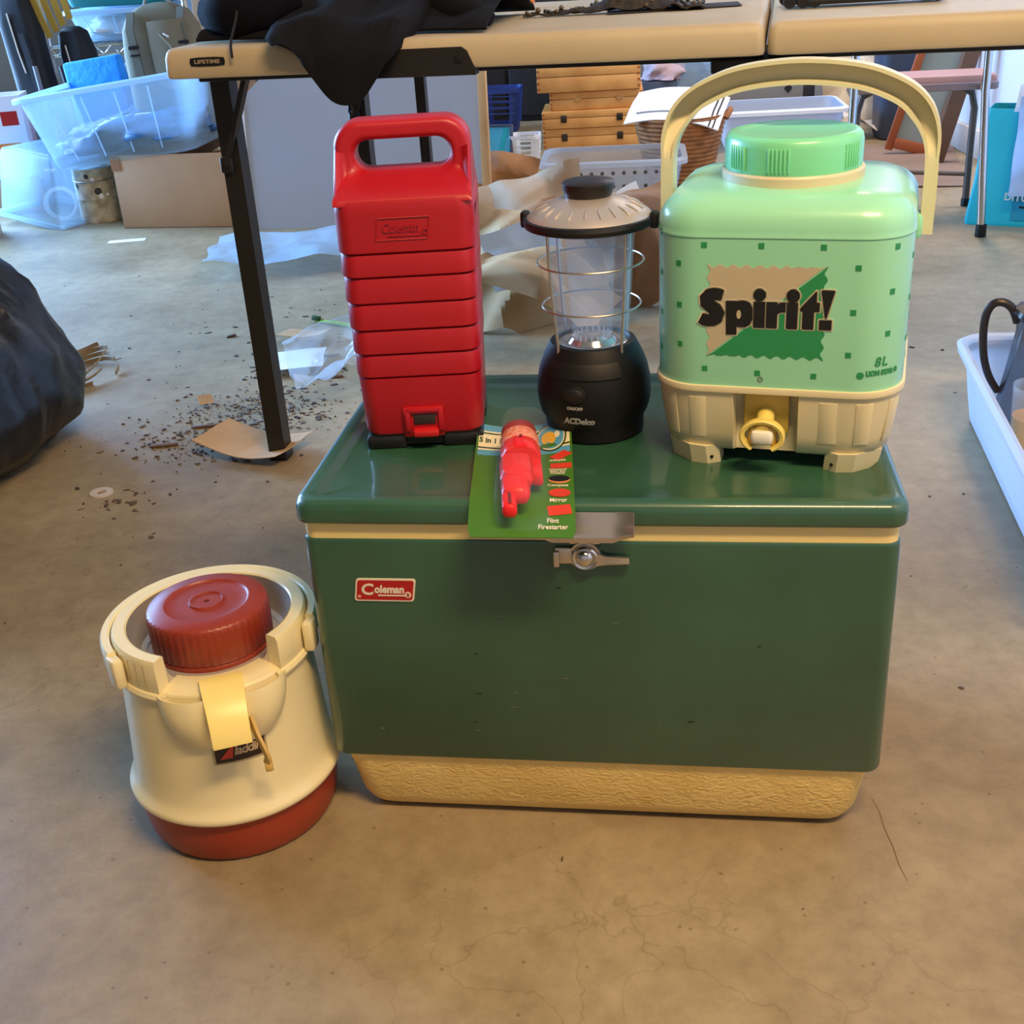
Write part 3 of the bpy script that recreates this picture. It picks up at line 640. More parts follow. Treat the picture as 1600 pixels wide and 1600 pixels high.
    for s in (-1, 1):
        m = MB(); m.box((s*.1165, .022, .214), (.014, .026, .024), .004); obj('handle_pivot', m, M_mint, t)
    return t
build_jug()

# ------------------------------------------------------------------ blister-packed survival whistle
def build_card():
    t = thing('survival_whistle_card', 'red survival whistle in a clear blister on a green card lying over the cooler edge', 'whistle pack', (-.0715, .066, LZ))
    wd, ln = .1, .243
    def P(x, y, z=0.0):   # card coordinates: x in [-.05,.05], y in [-ln/2, ln/2]
        f = (y+ln/2)/ln
        zz = .0088-.0035*max(0, min(1, (f-.35)/.4))+.11*max(0, f-.45)*(x/.05)**2*.16+.006*max(0, f-.55)*(x/.05)-.0130*max(0, .21-f)/.21+.0006
        zz += .004*max(0.0, 1-abs(f-.26)/.12)*0
        return (x-(f-.5)*.026, y+x*.10*f, zz+z)
    def lay(mb): return mb.warp(lambda x, y, z: P(x, y, z))
    def sub(x0, x1, y0, y1, z0, z1, nx=8, ny=8):
        mb = MB(); mb.sheet(lambda u, v: (x0+(x1-x0)*u, y0+(y1-y0)*v, z1), nx, ny, z1-z0); return lay(mb)
    h = ln/2
    mb = MB(); pts = rrect(wd/2, h, .005, 0, 4)
    mb = MB(); mb.sheet(lambda u, v: ((u-.5)*wd*(1-.06*max(0, (abs(v-.5)-.47)/.03)), (v-.5)*ln, 0), 14, 24, .0007); obj('backing_card', lay(mb), M_cardgreen, t)
    e = .0478
    def band(d0, d1, m, z): obj('printed_band', sub(-e, e, h-d1, h-d0, z-.0002, z, 14, 3), m, t)
    band(.002, .0185, M_cardblue, .0003); band(.0185, .0225, M_cardcream, .0003); band(.0225, .0265, M_darkgreenprint, .0003); band(.0265, .0600, M_cardcream, .0003)
    band(.0600, .0640, M_darkgreenprint, .0003); band(.0640, .0680, M_cardcream, .0003); band(.0680, .0820, M_cardblue, .0003)
    def tx(s, sz, x, y, m, nm='lettering', bold=.0003, w=None, ys=1.0):
        mb = text_mb(s, sz, bold, .00012, width=w); mb.v = [(a+x, b*ys+y, c+.0006) for a, b, c in mb.v]; obj(nm, lay(mb), m, t, smooth=False)
    tx('5 in 1 Emergency', .0085, -.018, h-.0435, M_darkgreenprint, w=.058, ys=2.0)
    # round logo
    def oval(x, y, rx, ry, m, z, nm):
        mb = MB(); mb.lathe([(0, 0), (1, 0), (1, .0003), (0, .0003)], 32); mb.v = [(a*rx+x, b*ry+y, c+z) for a, b, c in mb.v]; obj(nm, lay(mb), m, t)
    oval(.028, h-.043, .0165, .034, M_darkgreenprint, .0004, 'logo'); oval(.028, h-.043, .0148, .0305, M_cardcream, .0006, 'logo'); oval(.028, h-.043, .0135, .0280, M_cardblue, .0008, 'logo')
    oval(.0255, h-.0450, .0075, .0165, M_cardyellow, .0010, 'logo'); oval(.025, h-.063, .009, .0050, M_cardgreen, .0012, 'logo'); oval(.0345, h-.038, .003, .008, M_print_white, .0010, 'logo')
    # printed tools down the right side
    def rectp(x, y, w_, h_, rot, m, nm='printed_picture', z=.0004):
        mb = MB(); mb.box((0, 0, 0), (w_, h_, .0004), 0); mb.xf(Matrix.Translation((x, y, z)) @ Matrix.Rotation(R(rot), 4, 'Z')); obj(nm, lay(mb), m, t)
    pr = mat('printed orange red', (214, 60, 36), .4)
    rectp(.038, .032, .020, .013, 42, pr); rectp(.038, .008, .021, .011, 0, pr); oval(.036, -.026, .0105, .009, mat('printed orange', (220, 140, 80), .4), .0004, 'printed_picture'); oval(.036, -.0235, .0102, .0075, M_print_black, .0006, 'printed_picture')
    oval(.036, -.056, .0105, .009, pr, .0004, 'printed_picture'); rectp(.0355, -.085, .022, .013, 8, pr)
    for s, sz, y in (('Whistle', .0052, .0205), ('Waterproof', .0036, -.0010), ('Match Box', .0036, -.0055), ('Container', .0036, -.0100), ('Compass', .0054, -.0395), ('Mirror', .0060, -.0715), ('Flint', .0064, -.1000), ('Firestarter', .0064, -.1085)):
        tx(s, sz, .0345 if 'F' not in s else .029, y, M_print_white, bold=.0001, ys=1.35)
    # whistle body laid along the card
    wh = thing_part('whistle', t)
    A = Matrix.Translation((.002, -.066, 0)) @ Matrix.Rotation(R(3), 4, 'Z') @ Matrix.Diagonal((1.12, 1.08, 1, 1))
    def along(mb, y0, zc): return mb.xf(Matrix(((1, 0, 0, 0), (0, 0, 1, y0), (0, 1, 0, zc), (0, 0, 0, 1)))).xf(A)
    zc = .0215
    def cyl(prof, nm, m, n=40, fr=None):
        mb = MB(); mb.lathe(prof, n, fr=fr); obj(nm, lay(along(mb, 0, zc)), m, wh)
    cyl([(0, .107), (.0150, .107), (.0162, .105), (.0162, .089), (.0150, .087), (0, .087)], 'cap', M_darkredcap, 40, lambda a, k: 1+.012*math.sin(a*20))
    cyl([(0, .087), (.0168, .087), (.0172, .085), (.0172, .062), (.0165, .060), (0, .060)], 'reflector_band', M_orangemesh)
    cyl([(0, .060), (.0172, .060), (.0178, .058), (.0178, .037), (.0165, .035), (0, .035)], 'collar', M_hotred, 40, lambda a, k: 1-.05*(math.cos(a*12) > .8))
    mb = MB(); mb.box((-.0045, .012, zc+.001), (.0290, .050, .024), .0105); mb.box((.0125, .022, zc-.006), (.010, .034, .014), .003); obj('whistle_body', lay(mb.xf(A)), M_hotred, wh)
    mb = MB(); mb.box((-.0065, -.018, zc+.001), (.024, .026, .018), .007); mb.box((-.0125, -.036, zc), (.0125, .022, .013), .004); obj('mouthpiece', lay(mb.xf(A)), M_hotred, wh)
    mb = MB(); mb.box((-.0120, -.036, zc+.0066), (.0028, .014, .0006)); mb.box((.001, .0575, zc+.0180), (.0022, .005, .0008)); obj('slot', lay(mb.xf(A)), mat('dark red slot', (120, 16, 20), .5), wh)
    # clear blister dome
    mb = MB(); rs = []
    for k in range(9):
        a = PI/2*k/8; q = 1-.25*math.sin(a)**3; rs.append([(x*1.0+.0010, y-.020, .001+.042*math.sin(a)) for x, y, _ in rrect(.0260*(1-.28*math.sin(a)**4), .0950*(1-.06*math.sin(a)**4), .022, 0, 8)])
    mb.rings(rs, False, True); obj('blister', lay(mb), M_blister, t, 50)
    return t
build_card()

# ------------------------------------------------------------------ ivory and rust insulated jug
def build_aladdin():
    t = thing('insulated_jug', 'round ivory insulated jug with rust red lid and base', 'water jug', (-.408, .020, 0), 25)
    m = MB(); m.lathe([(0, 0), (.094, 0), (.101, .003), (.1055, .012), (.1085, .034), (.1095, .060), (.10, .060)], 96, fr=lambda a, k: 1-(.004 if (k in (2, 3, 4) and math.cos(a*48) > .93) else 0)); obj('base', m, M_rust, t)
    prof = [(.106, .0575), (.1135, .058), (.1160, .0605), (.1165, .0645), (.1150, .068), (.1115, .072), (.1085, .082), (.1068, .100), (.1040, .140), (.1005, .195), (.0995, .2085), (.0985, .2120), (.096, .2135), (.08, .2135)]
    m = MB(); m.lathe(prof, 96); obj('body', m, M_alcream, t, 50)
    def rad(z):
        for (r0, z0), (r1, z1) in zip(prof[5:11], prof[6:12]):
            if z0 <= z <= z1: return r0+(r1-r0)*(z-z0)/(z1-z0)
        return .105
    # collar with a gap for the spout
    m = MB(); m.lathe([(.0845, .208), (.0995, .208), (.1010, .212), (.1010, .2460), (.0985, .2500), (.0870, .2500), (.0850, .2480), (.0845, .208)], 80, R(-90+37), R(270-37)); col = obj('collar', m, M_alcream, t, 40)
    m = MB(); m.lathe([(.0990, .2040), (.1040, .2050), (.1050, .2085), (.1030, .2125), (.1005, .2135)], 80, R(-90+33), R(270-33)); obj('collar_step', m, M_alcream, t)
    for k in range(7):
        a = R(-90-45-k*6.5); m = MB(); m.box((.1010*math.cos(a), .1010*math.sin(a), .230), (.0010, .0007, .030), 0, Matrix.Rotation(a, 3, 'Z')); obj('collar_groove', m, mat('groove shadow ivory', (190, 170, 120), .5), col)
    m = MB(); m.lathe([(.0850, .2145), (.078, .2150), (.030, .2155), (0, .2155)], 64); obj('well_floor', m, mat('satin steel', (206, 202, 196), .38, metal=.55), t)
    m = MB(); m.lathe([(.0848, .2490), (.0842, .2400), (.0815, .2260), (.0760, .2180), (.0700, .2158), (.0840, .2150), (.0844, .2300)], 64, R(-90+37.2), R(270-37.2)); obj('steel_well', m, MATS['satin steel'], t)
    # lid
    lz = -.0135
    m = MB(); m.lathe([(r, z+lz) for r, z in [(.0605, .2185), (.0625, .2205), (.0630, .2330), (.0615, .2340), (.0632, .2355), (.0635, .2700), (.0622, .2750), (.0595, .2775), (.0440, .2790), (.0425, .2772), (.0415, .2768), (.0300, .2768), (.0190, .2772), (.0180, .2795), (.0165, .2797), (.0155, .2780), (.0030, .2778), (.0022, .2755), (0, .2755)]], 144, fr=lambda a, k: 1-(.022 if (k == 5 and math.cos(a*48) > 0) else (.020 if k == 4 and math.cos(a*48) > 0 else 0))); obj('lid', m, M_rust, t, 40)
    m = MB(); m.lathe([(0, 0), (.0020, 0), (.0020, .0008), (0, .0008)], 12, c=(0, 0, .2758+lz)); obj('vent_hole', m, M_print_black, t)
    # bail handle resting round the back of the collar
    m = MB(); m.lathe([(.1025, .222), (.1105, .222), (.1125, .225), (.1125, .2440), (.1105, .2470), (.1045, .2470), (.1025, .2450), (.1025, .222)], 72, R(-90+68), R(270-70)); obj('handle', m, M_alcream, t, 40)
    for a in (R(-90+64), R(270-66)):
        m = MB(); m.box((.1085*math.cos(a), .1085*math.sin(a), .2275), (.012, .020, .034), .004, Matrix.Rotation(a, 3, 'Z')); obj('handle_end', m, M_alcream, t)
    # spout: apron, two flared cheeks, tap box
    sp = thing_part('spout', t)
    m = MB(); m.lathe([(.058, .2140), (.066, .2150), (.080, .2160), (.0900, .2150), (.0970, .2125), (.1010, .2060), (.1020, .1980), (.098, .1980), (.090, .205), (.058, .205), (.058, .2140)], 30, R(-90-38), R(-90+38)); obj('pouring_lip', m, M_alcream, sp)
    m = MB()
    def shroud(u, v):
        q = abs(2*u-1); a = R(-90+(u-.5)*74); zl = .1540+.046*q**4; z = .2125-(.2125-zl)*v; b_ = max(0.0, 1-q**5)
        r = rad(min(.2, z))+.0008+.0135*math.sin(PI*min(1, .22+.78*v))**.7*b_*(.25+.75*min(1, abs(2*u-1)/.45))+.001; return (r*math.cos(a), r*math.sin(a), z)
    m.sheet(shroud, 32, 16, .003); obj('shroud', m, M_alcream, sp, 60)
    m = MB()
    def prism_tap():
        w1, w2 = .0215, .0190
        pr = [(-.080, .2200), (-.094, .2215), (-.114, .2130), (-.130, .1980), (-.1400, .1815), (-.1410, .1750), (-.1370, .1730), (-.104, .1760), (-.095, .205)]
        L = []
        for s_ in (-1, -.9, .9, 1):
            L.append([(s_*(w1+(w2-w1)*max(0, min(1, (-y-.095)/.04))), y*(.997 if abs(s_) == 1 else 1), z) for y, z in pr])
        return L
    m.rings(prism_tap()); obj('tap_box', m, M_alyellow, sp)
    m = MB(); m.tube([(.021, -.118, .190), (.0245, -.126, .172), (.0285, -.134, .160), (.0310, -.135, .148), (.0290, -.131, .138)], .002, 6, sq=(.0016, .0045)); m.box((.0305, -.132, .1365), (.008, .010, .009), .0015); obj('lever', m, mat('aged brown ivory', (206, 170, 92), .45), sp)
    # name plate
    def plate(w_, h_, z0, out):
        mb = MB(); mb.sheet(lambda u, v: ((u-.5)*w_, (v-.5)*h_, out), 12, 2, .0008); return mb
    pl = obj('name_plate', wrap_lathe(plate(.0545, .0265, 0, .0014), rad, .1440, -PI/2+.055), mat('grey plate edge', (176, 158, 112), .4), t)
    obj('plate_field', wrap_lathe(plate(.0505, .0225, 0, .0018), rad, .1440, -PI/2+.055), mat('dark brown plate', (44, 26, 20), .4), pl)
    obj('lettering', wrap_lathe(text_mb('laddin', .0145, .0003, .0002, .25, .9, width=.0285), lambda z: rad(z)+.0020, .1445, -PI/2+.055+.075), mat('plate lettering', (196, 172, 132), .5), pl, smooth=False)
    m = MB(); m.rings([[(-.021, -.0068, z), (-.0085, -.0068, z), (-.0060, .0058, z), (-.0095, .0058, z)] for z in (.0019, .0023)]); obj('plate_emblem', wrap_lathe(m, rad, .1440, -PI/2+.055), mat('plate red', (200, 60, 36), .4), pl)
    return t
build_aladdin()

# ------------------------------------------------------------------ folding table
TA = R(-4.1)
TO = Vector((-.716, .866, 0))      # front left corner of the top, at floor level
def build_table():
    t = thing('folding_table', 'long almond plastic folding table on dark steel legs', 'table', TO, -4.1)
    LN, DP, z0, z1 = 1.83, .76, .697, .742
    for i, (a, b) in enumerate(((0, LN/2-.0015), (LN/2+.0015, LN))):
        m = MB(); hx = (b-a)/2; cx = (a+b)/2
        def ring(ins, z, r=.03):
            P = rrect(hx-ins*0, DP/2, .012, z, 5)
            return [(cx+x*(hx-ins)/hx, DP/2+y*(DP/2-ins)/(DP/2), z) for x, y, _ in P]
        m.rings([ring(.010, z0), ring(.002, z0+.0015), ring(0, z0+.006), ring(.001, z0+.030), ring(.0035, z1-.006), ring(.007, z1-.0015), ring(.012, z1), ring(.05, z1)])
        obj('tabletop_half', m, M_table, t, 50)
        # steel rail seen under each long edge
        for y in (.085, DP-.085):
            m = MB(); m.box((cx, y, z0-.006), (2*hx-.04, .025, .012), .003); obj('rail', m, M_tablemetal, t)
    # moulded grip recess with black fitting at the fold of the front edge
    m = MB(); m.prism([(.355, .7275), (.478, .7275), (.486, .722), (.4975, .696), (.4975, .688), (.345, .688), (.352, .722)], -.0022, .02); obj('edge_fitting', m, M_tablemetal, t)
    m = MB(); m.lathe([(0, 0), (.007, 0), (.007, .003), (.004, .0036), (0, .0036)], 16); m.xf(Matrix.Translation((.474, -.002, .712)) @ FRONT); obj('rivet', m, M_black, t)
    # maker's label on the edge
    lb = MB(); lb.prism([(.048, .7275), (.062, .7285), (.089, .7285), (.103, .7275), (.1045, .7220), (.103, .7165), (.089, .7155), (.062, .7155), (.048, .7165), (.0465, .7220)], -.0010, .004); l = obj('maker_label', lb, M_black, t)
    obj('lettering', on_front(text_mb('LIFETIME', .0078, .0002, .0002, width=.042), .0755, -.0013, .7220), mat('label lettering', (170, 150, 118), .5), l, smooth=False)
    def leg(x, y, full=True):
        g = obj('leg', MB().tube([(x, y, z0-.002), (x, y, .30), (x, y, .006)], .0165, 4, sq=(.0165, .0165)), M_tablemetal, t)
        m = MB(); m.box((x, y, .010), (.036, .036, .020), .004); obj('leg_cap', m, M_black, g)
        m = MB(); m.tube([(x-.004, y-.024, .548), (x+.022, y-.016, .622), (x+.048, y-.008, z0-.004)], .008, 6, sq=(.004, .0095)); m.box((x-.006, y-.020, .548), (.022, .014, .026), .003); obj('brace', m, M_tablemetal, g)
    # legs stand at the left end; table frame coordinates
    leg(.035, .133); leg(.092, .642)
    m = MB(); m.tube([(.035, .133, z0-.008), (.092, .642, z0-.008)], .009, 8); obj('cross_tube', m, M_tablemetal, t)
    m = MB(); m.tube([(.223, .651, z0-.004), (.223, .651, .30)], .012, 4, sq=(.010, .010)); obj('stay_rod', m, M_tablemetal, t)
    leg(LN-.055, .127); leg(LN-.055, .627)
    m = MB(); m.box((LN/2, .16, z0-.018), (.16, .20, .02), .004); obj('hinge_plate', m, M_tablemetal, t)
    return t
build_table()
def tb(x, y, z=.7425):   # point on the table top from table coordinates
    c, s = math.cos(TA), math.sin(TA); return Vector((TO.x+x*c-y*s, TO.y+x*s+y*c, z))

# black jacket thrown over the table's left end, one corner hanging down in front
def build_jacket():
    t = thing('black_jacket', 'black hooded jacket draped over the front edge of the table', 'jacket', TO, -4.1)
    def cloth(u, v):
        x = .035+.475*u
        back = .42; edge = -.012
        hang = .092*math.exp(-abs((x-.312)/.072)**2.4)+.006 if .185 < x < .392 else -.015
        e0 = .055+.03*math.sin(x*9)-.02 if x < .16 else 0
        L = back+max(hang, -.0); s = v*(L+.001)
        fold = .010*math.sin(x*55+3*nz(x*6, v*2))+.012*nz(x*14, v*5, 1)+.006*nz(x*30, v*11, 4)
        hump = .030+.085*math.exp(-((x-.10)/.09)**2)*math.exp(-((v-.42)/.24)**2)+.10*math.exp(-((x-.29)/.13)**2)*math.exp(-((v-.38)/.25)**2)
        if hang <= 0:       # this stretch stays on the tabletop
            y = back-(back-.045-.02*math.sin(x*20))*v; k = math.sin(PI*min(1, v*1.0))**.6 if v < .98 else 0
            return (x, y, .7445+max(.002, (hump+fold)*k))
        if s < back:
            y = back-s+edge*(s/back); k = math.sin(PI*min(1, s/back*.93))**.6
            return (x, y, .7445+max(.001, (hump*.9+fold)*k+.012*(s/back)))
        d = s-back; q = d/max(hang, .01)
        pinch = 1-.30*q
        return (.300+(x-.300)*(1-.12*q), edge-.014-.018*min(1, d/.03)-.006*abs(fold)*60*.02+fold*.6, .7445+.010-d*1.0*(1-.02*q))
    m = MB(); m.sheet(cloth, 70, 46, .004); obj('body', m, M_cloth, t, 70)
    # sleeve end lying to the right
    m = MB(); pts = [(.36, .20, .79), (.42, .165, .775), (.465, .13, .765), (.500, .10, .757)]
    m.tube([pts[0], pts[1], pts[2], pts[3]], lambda f: .038-.026*f**2, 14); m.v = [(x+.006*nz(x*40, y*40, z*40), y, max(.7435, z+.006*nz(x*30, y*30, 2))) for x, y, z in m.v]; obj('sleeve', m, M_cloth, t, 70)
    # hood roll at the left
    m = MB(); m.tube([(.045, .17, .775), (.06, .10, .785), (.10, .075, .785), (.15, .08, .785), (.19, .11, .80)], lambda f: .022+.016*math.sin(PI*f), 12); m.v = [(x, y, max(.7435, z)) for x, y, z in m.v]; obj('hood', m, mat('dark navy fleece', (14, 15, 22), .95, spec=.1), t, 70)
    m = MB(); m.tube([(.116, .055, .80), (.118, .030, .775), (.120, .000, .752), (.121, -.008, .742), (.1215, -.0095, .726)], .0022, 6); obj('drawstring', m, mat('charcoal cord', (30, 26, 32), .9), t)
    m = MB(); m.tube([(.310, -.036, .670), (.311, -.036, .657), (.313, -.036, .647), (.310, -.036, .640), (.307, -.036, .647), (.309, -.036, .657)], .0018, 6); obj('zip_pull', m, M_black, t)
    return t
build_jacket()

# small things on the table
p = tb(.455, .575); c = thing('mug', 'small white mug with orange patterned band on table', 'mug', p)
m = MB(); m.lathe([(0, 0), (.020, 0), (.023, .003), (.025, .03), (.025, .055), (.0225, .055), (.0225, .006), (0, .006)], 32); obj('cup', m, M_whitish, c)
m = MB(); m.lathe([(.0237, .004), (.0254, .010), (.0258, .03), (.0258, .034), (.0250, .034)], 32); obj('band', m, M_orange, c)
for k in range(10):
    a = 2*PI*k/10; m = MB(); m.box((.0257*math.cos(a), .0257*math.sin(a), .022), (.002, .006, .010), .001, Matrix.Rotation(a, 3, 'Z')); obj('motif', m, M_rust, c)
m = MB(); m.tube([(-.024, 0, .046), (-.036, 0, .042), (-.038, 0, .026), (-.025, 0, .016)], .003, 8); obj('handle', m, M_whitish, c)
sc = thing('beaded_scarf', 'dark beaded lace scarf lying rumpled on table', 'scarf', tb(.66, .335, .743))
def scarf(u, v):
    x = -.15+.30*u; wv = .012+.085*u**1.3 if u < .8 else .095
    y = (v-.5)*wv+.02*u-.02; return (x, y, .003+.012*abs(nz(x*40, y*40, 0, 2))+(.03*math.exp(-((x-.03)/.06)**2))*math.sin(PI*v))
m = MB(); m.sheet(scarf, 40, 12, .003); obj('cloth', m, M_lace, sc, 70)
rn = random.Random(5)
for k in range(60):
    u = rn.random()**.7; v = rn.random(); P = scarf(u, v); r = rn.uniform(.0025, .005)
    m = MB(); m.lathe([(0, -r), (r*.8, -r*.5), (r, 0), (r*.8, r*.5), (0, r)], 8, c=(P[0], P[1], P[2]+r*.6)); obj('bead', m, mat('olive bead', (92, 78, 50), .4) if k % 3 else mat('dark bead', (36, 30, 26), .4), sc)
m = MB(); m.sheet(lambda u, v: (-.05+.22*u, -.045+.10*v+.03*u, .0012), 4, 4, .0010); one('dark_mat', m, mat('charcoal felt', (52, 48, 48), .9), 'thin charcoal mat under the beaded scarf on table', 'mat', tb(.70, .33, .7432), 2)
tr = thing('model_trailer', 'dark green flat model with small black wheels on table', 'model toy', tb(1.06, .255, .743), 1)
m = MB(); m.box((0, 0, .016), (.235, .075, .008), .003); m.box((.07, .0, .034), (.09, .05, .030), .008); obj('bed', m, M_darkgreen, tr)
m = MB(); m.box((.01, -.036, .009), (.205, .012, .010), .003); obj('chassis', m, M_black, tr)
for x in (-.118, -.098, -.080, .10):
    for y in (-.036, .036):
        m = MB(); m.lathe([(0, -.005), (.0095, -.005), (.010, 0), (.0095, .005), (0, .005)], 18); m.xf(Matrix.Translation((x, y, .010)) @ Matrix.Rotation(PI/2, 4, 'X')); obj('wheel', m, M_blackrub, tr)

# ------------------------------------------------------------------ black rubbish bag
def blob(rx, ry, rz, c, seed, amp, nu=72, nv=40, flat=True, fold=0.0):
    mb = MB(); vs = []; fs = []
    for i in range(nv+1):
        ph = -PI/2+PI*i/nv
        for j in range(nu):
            th = 2*PI*j/nu; d = Vector((math.cos(ph)*math.cos(th), math.cos(ph)*math.sin(th), math.sin(ph)))
            k = 1+amp*nz(d.x*1.7, d.y*1.7, d.z*1.7, seed)+amp*.5*nz(d.x*4, d.y*4, d.z*3, seed+1)+fold*abs(nz(d.x*6, d.y*6, d.z*2.2, seed+2))
            sq = (abs(d.x)**4+abs(d.y)**4+abs(d.z)**4)**-.25; k *= .45+.55*sq*.9
            z = d.z*rz*k
            vs.append((c[0]+d.x*rx*k, c[1]+d.y*ry*k, max(0.0, c[2]+z) if flat else c[2]+z))
    for i in range(nv):
        for j in range(nu):
            a, b = i*nu+j, i*nu+(j+1) % nu; fs.append((a, b, b+nu, a+nu))
    return mb.add(vs, fs)
m = MB()
def bagf():
    mb = MB(); vs = []; fs = []; nu, nv = 110, 60
    prof = [(0, .0), (.23, .0), (.33, .012), (.385, .06), (.40, .13), (.385, .22), (.345, .32), (.27, .42), (.17, .50), (.08, .56), (.045, .60), (.06, .66), (.075, .70), (.0, .70)]
    for i in range(nv+1):
        f = i/nv*(len(prof)-1); k = min(int(f), len(prof)-2); g = f-k; r = prof[k][0]*(1-g)+prof[k+1][0]*g; z = prof[k][1]*(1-g)+prof[k+1][1]*g
        for j in range(nu):
            a = 2*PI*j/nu; s = max(0, min(1, z/.5))
            ridge = abs(nz(math.cos(a)*(2.2+3.5*s), math.sin(a)*(2.2+3.5*s), z*1.6, 5))
            rr = r*(1+.10*nz(math.cos(a)*1.2, math.sin(a)*1.2, z*2, 3)-.13*ridge*(.35+s)+.03*nz(math.cos(a)*7, math.sin(a)*7, z*9, 4)-.05*abs(nz(math.cos(a)*9, math.sin(a)*9, z*5, 8)))
            vs.append((rr*math.cos(a)*1.0, rr*math.sin(a), max(0, z+.02*nz(math.cos(a)*2, math.sin(a)*2, z*3, 6)*(z > .03))))
    for i in range(nv):
        for j in range(nu):
            a, b = i*nu+j, i*nu+(j+1) % nu; fs.append((a, b, b+nu, a+nu))
    return mb.add(vs, fs)
one('rubbish_bag', bagf(), M_blacktrash, 'full black plastic rubbish bag on the concrete floor', 'rubbish bag', (-1.485, .955, 0), 40, ang=60).scale = (1.0, 1.0, .93)

# ------------------------------------------------------------------ storage bins and boxes at the left
def tote(name, label, cat, L, W, H, loc, rot, m_body=None, m_rim=None, th=.004, taper=.86, ribs=4, group=None, lip=.018, rad=.045):
    t = thing(name, label, cat, loc, group=group, rot=rot)
    m_body = m_body or M_clear; m_rim = m_rim or M_clearrim
    def ring(k, z, i=0): return rrect(L/2*k-i, W/2*k-i, rad*k, z, 5)
    m = MB(); m.rings([ring(taper, .012, .02), ring(taper, 0, .03)][::-1]+[ring(taper, .004, .006), ring(taper, .02), ring(1, H-.02), ring(1, H), ring(1, H, th), ring(1, H-.02, th), ring(taper, .02, th), ring(taper, .006, .01), ring(taper, .005, .03)], True, True)
    obj('body', m, m_body, t, 40)
    m = MB(); m.rings([ring(1, H-.016, -.001), ring(1, H-.018, -lip), ring(1, H-.004, -lip), ring(1, H, -lip+.004), ring(1, H+.001, 0), ring(1, H-.016, -.001)], False, False); obj('rim', m, m_rim, t, 40)
    for k in range(ribs):
        x = -L/2*.6+L*.6*k/max(1, ribs-1)
        m = MB(); m.tube([(x*taper, -W/2*taper-.0015, .03), (x, -W/2-.0015, H-.03)], .003, 6); obj('rib', m, m_rim, t)
    return t
# cardboard box
def carton(name, label, L, W, H, loc, rz, m=M_card, flaps=True, group=None):
    t = thing(name, label, 'box', loc, rz, group)
    th = .005
    for nm, c, s in (('bottom', (0, 0, th/2), (L, W, th)), ('side', (0, -W/2+th/2, H/2), (L, th, H)), ('side', (0, W/2-th/2, H/2), (L, th, H)), ('side', (-L/2+th/2, 0, H/2), (th, W-2*th, H)), ('side', (L/2-th/2, 0, H/2), (th, W-2*th, H))):
        mb = MB(); mb.box(c, s, .0015); obj(nm, mb, m, t)
    return t
cb = carton('cardboard_box', 'plain tan cardboard box under the large clear tote', .50, .36, .252, (-1.63, 3.19, 0), -4)
m = MB(); m.box((-.236, -.1815, .225), (.035, .0012, .05)); obj('packing_tape', m, mat('brown tape', (156, 112, 82), .4), cb)
rn = random.Random(11)
for k, lb in enumerate(('lowest pale wood strip jutting from the cardboard box', 'middle pale wood strip jutting from the cardboard box', 'uppermost pale wood strip jutting from the cardboard box')):
    m = MB(); m.box((0, 0, 0), (.16, .02, .006), .001); one('wood_offcut', m, M_straw, lb, 'wood strip', (-1.47+.02*k, 3.12-.03*k, .258+.014*k), 0, 'wood strips in the cardboard box', rot=(R(4*k), R(-12-3*k), R(20+9*k)))
big = tote('storage_tote', 'large clear plastic tote tilted on top of the cardboard box', 'storage bin', .64, .40, .262, (-1.83, 3.19, .235), (R(2), R(-6.5), R(-5)))
def bagmesh(seed, rx, ry, rz): return blob(rx, ry, rz, (0, 0, rz*.5), seed, .35, 40, 20, True, .25)
one('folded_blue_bag', bagmesh(4, .26, .15, .075), M_bluebag, 'crumpled blue plastic bag at the bottom of the large tote', 'plastic bag', (-1.83, 3.17, .270), rot=(R(2), R(-6.5), R(-5)), ang=60)
one('folded_white_bag', bagmesh(8, .10, .05, .022), M_white, 'crumpled white wrapper lying on the blue bag in the tote', 'wrapper', (-1.86, 3.14, .335), rot=(0, R(-6), R(10)), ang=60)
# blue foam pad
m = MB(); m.box((0, 0, .14), (.235, .045, .28), .012); m.warp(lambda x, y, z: (x, y+.008*nz(x*9, z*9, 0, 3), z+.004*nz(x*12, 0, 0, 2))); one('foam_pad', m, M_blue, 'bright blue foam pad standing at the back of the clear tote', 'foam pad', (-2.03, 3.36, .265), rot=(R(-4), R(-7), R(-6)))
# backpack
bp = thing('backpack', 'olive canvas backpack standing in the large clear tote', 'backpack', (-1.70, 3.24, .262), rot=(R(-3), R(-3), R(6)))
def bag_ring(k, z, dx=0): return [(x+dx, y, z) for x, y, _ in rrect(.135*k, .085*k, .05*k, 0, 6)]
m = MB(); m.rings([bag_ring(.85, 0), bag_ring(1, .02), bag_ring(1.03, .15), bag_ring(1.0, .30), bag_ring(.93, .38), bag_ring(.75, .43), bag_ring(.4, .455), bag_ring(.1, .46)]); m.warp(lambda x, y, z: (x+.006*nz(x*12, y*12, z*12), y+.008*nz(x*11, z*11, 0, 2), z)); obj('pack_body', m, M_olive, bp, 60)
m = MB()
def flap(u, v): return (-.02+.13*u, -.092-.012*math.sin(PI*u)-.008*math.sin(PI*v), .40-.20*v-.10*u*(1-u)*v-.16*(1-u)*v*0)
m.sheet(flap, 12, 12, .004); obj('front_flap', m, mat('olive canvas flap', (122, 114, 92), .85), bp)
m = MB(); m.tube([(.02, -.112, .36), (.05, -.116, .32), (.075, -.112, .26), (.08, -.108, .21)], .0025, 6); obj('zip', m, mat('pale zip', (150, 148, 132), .6), bp)
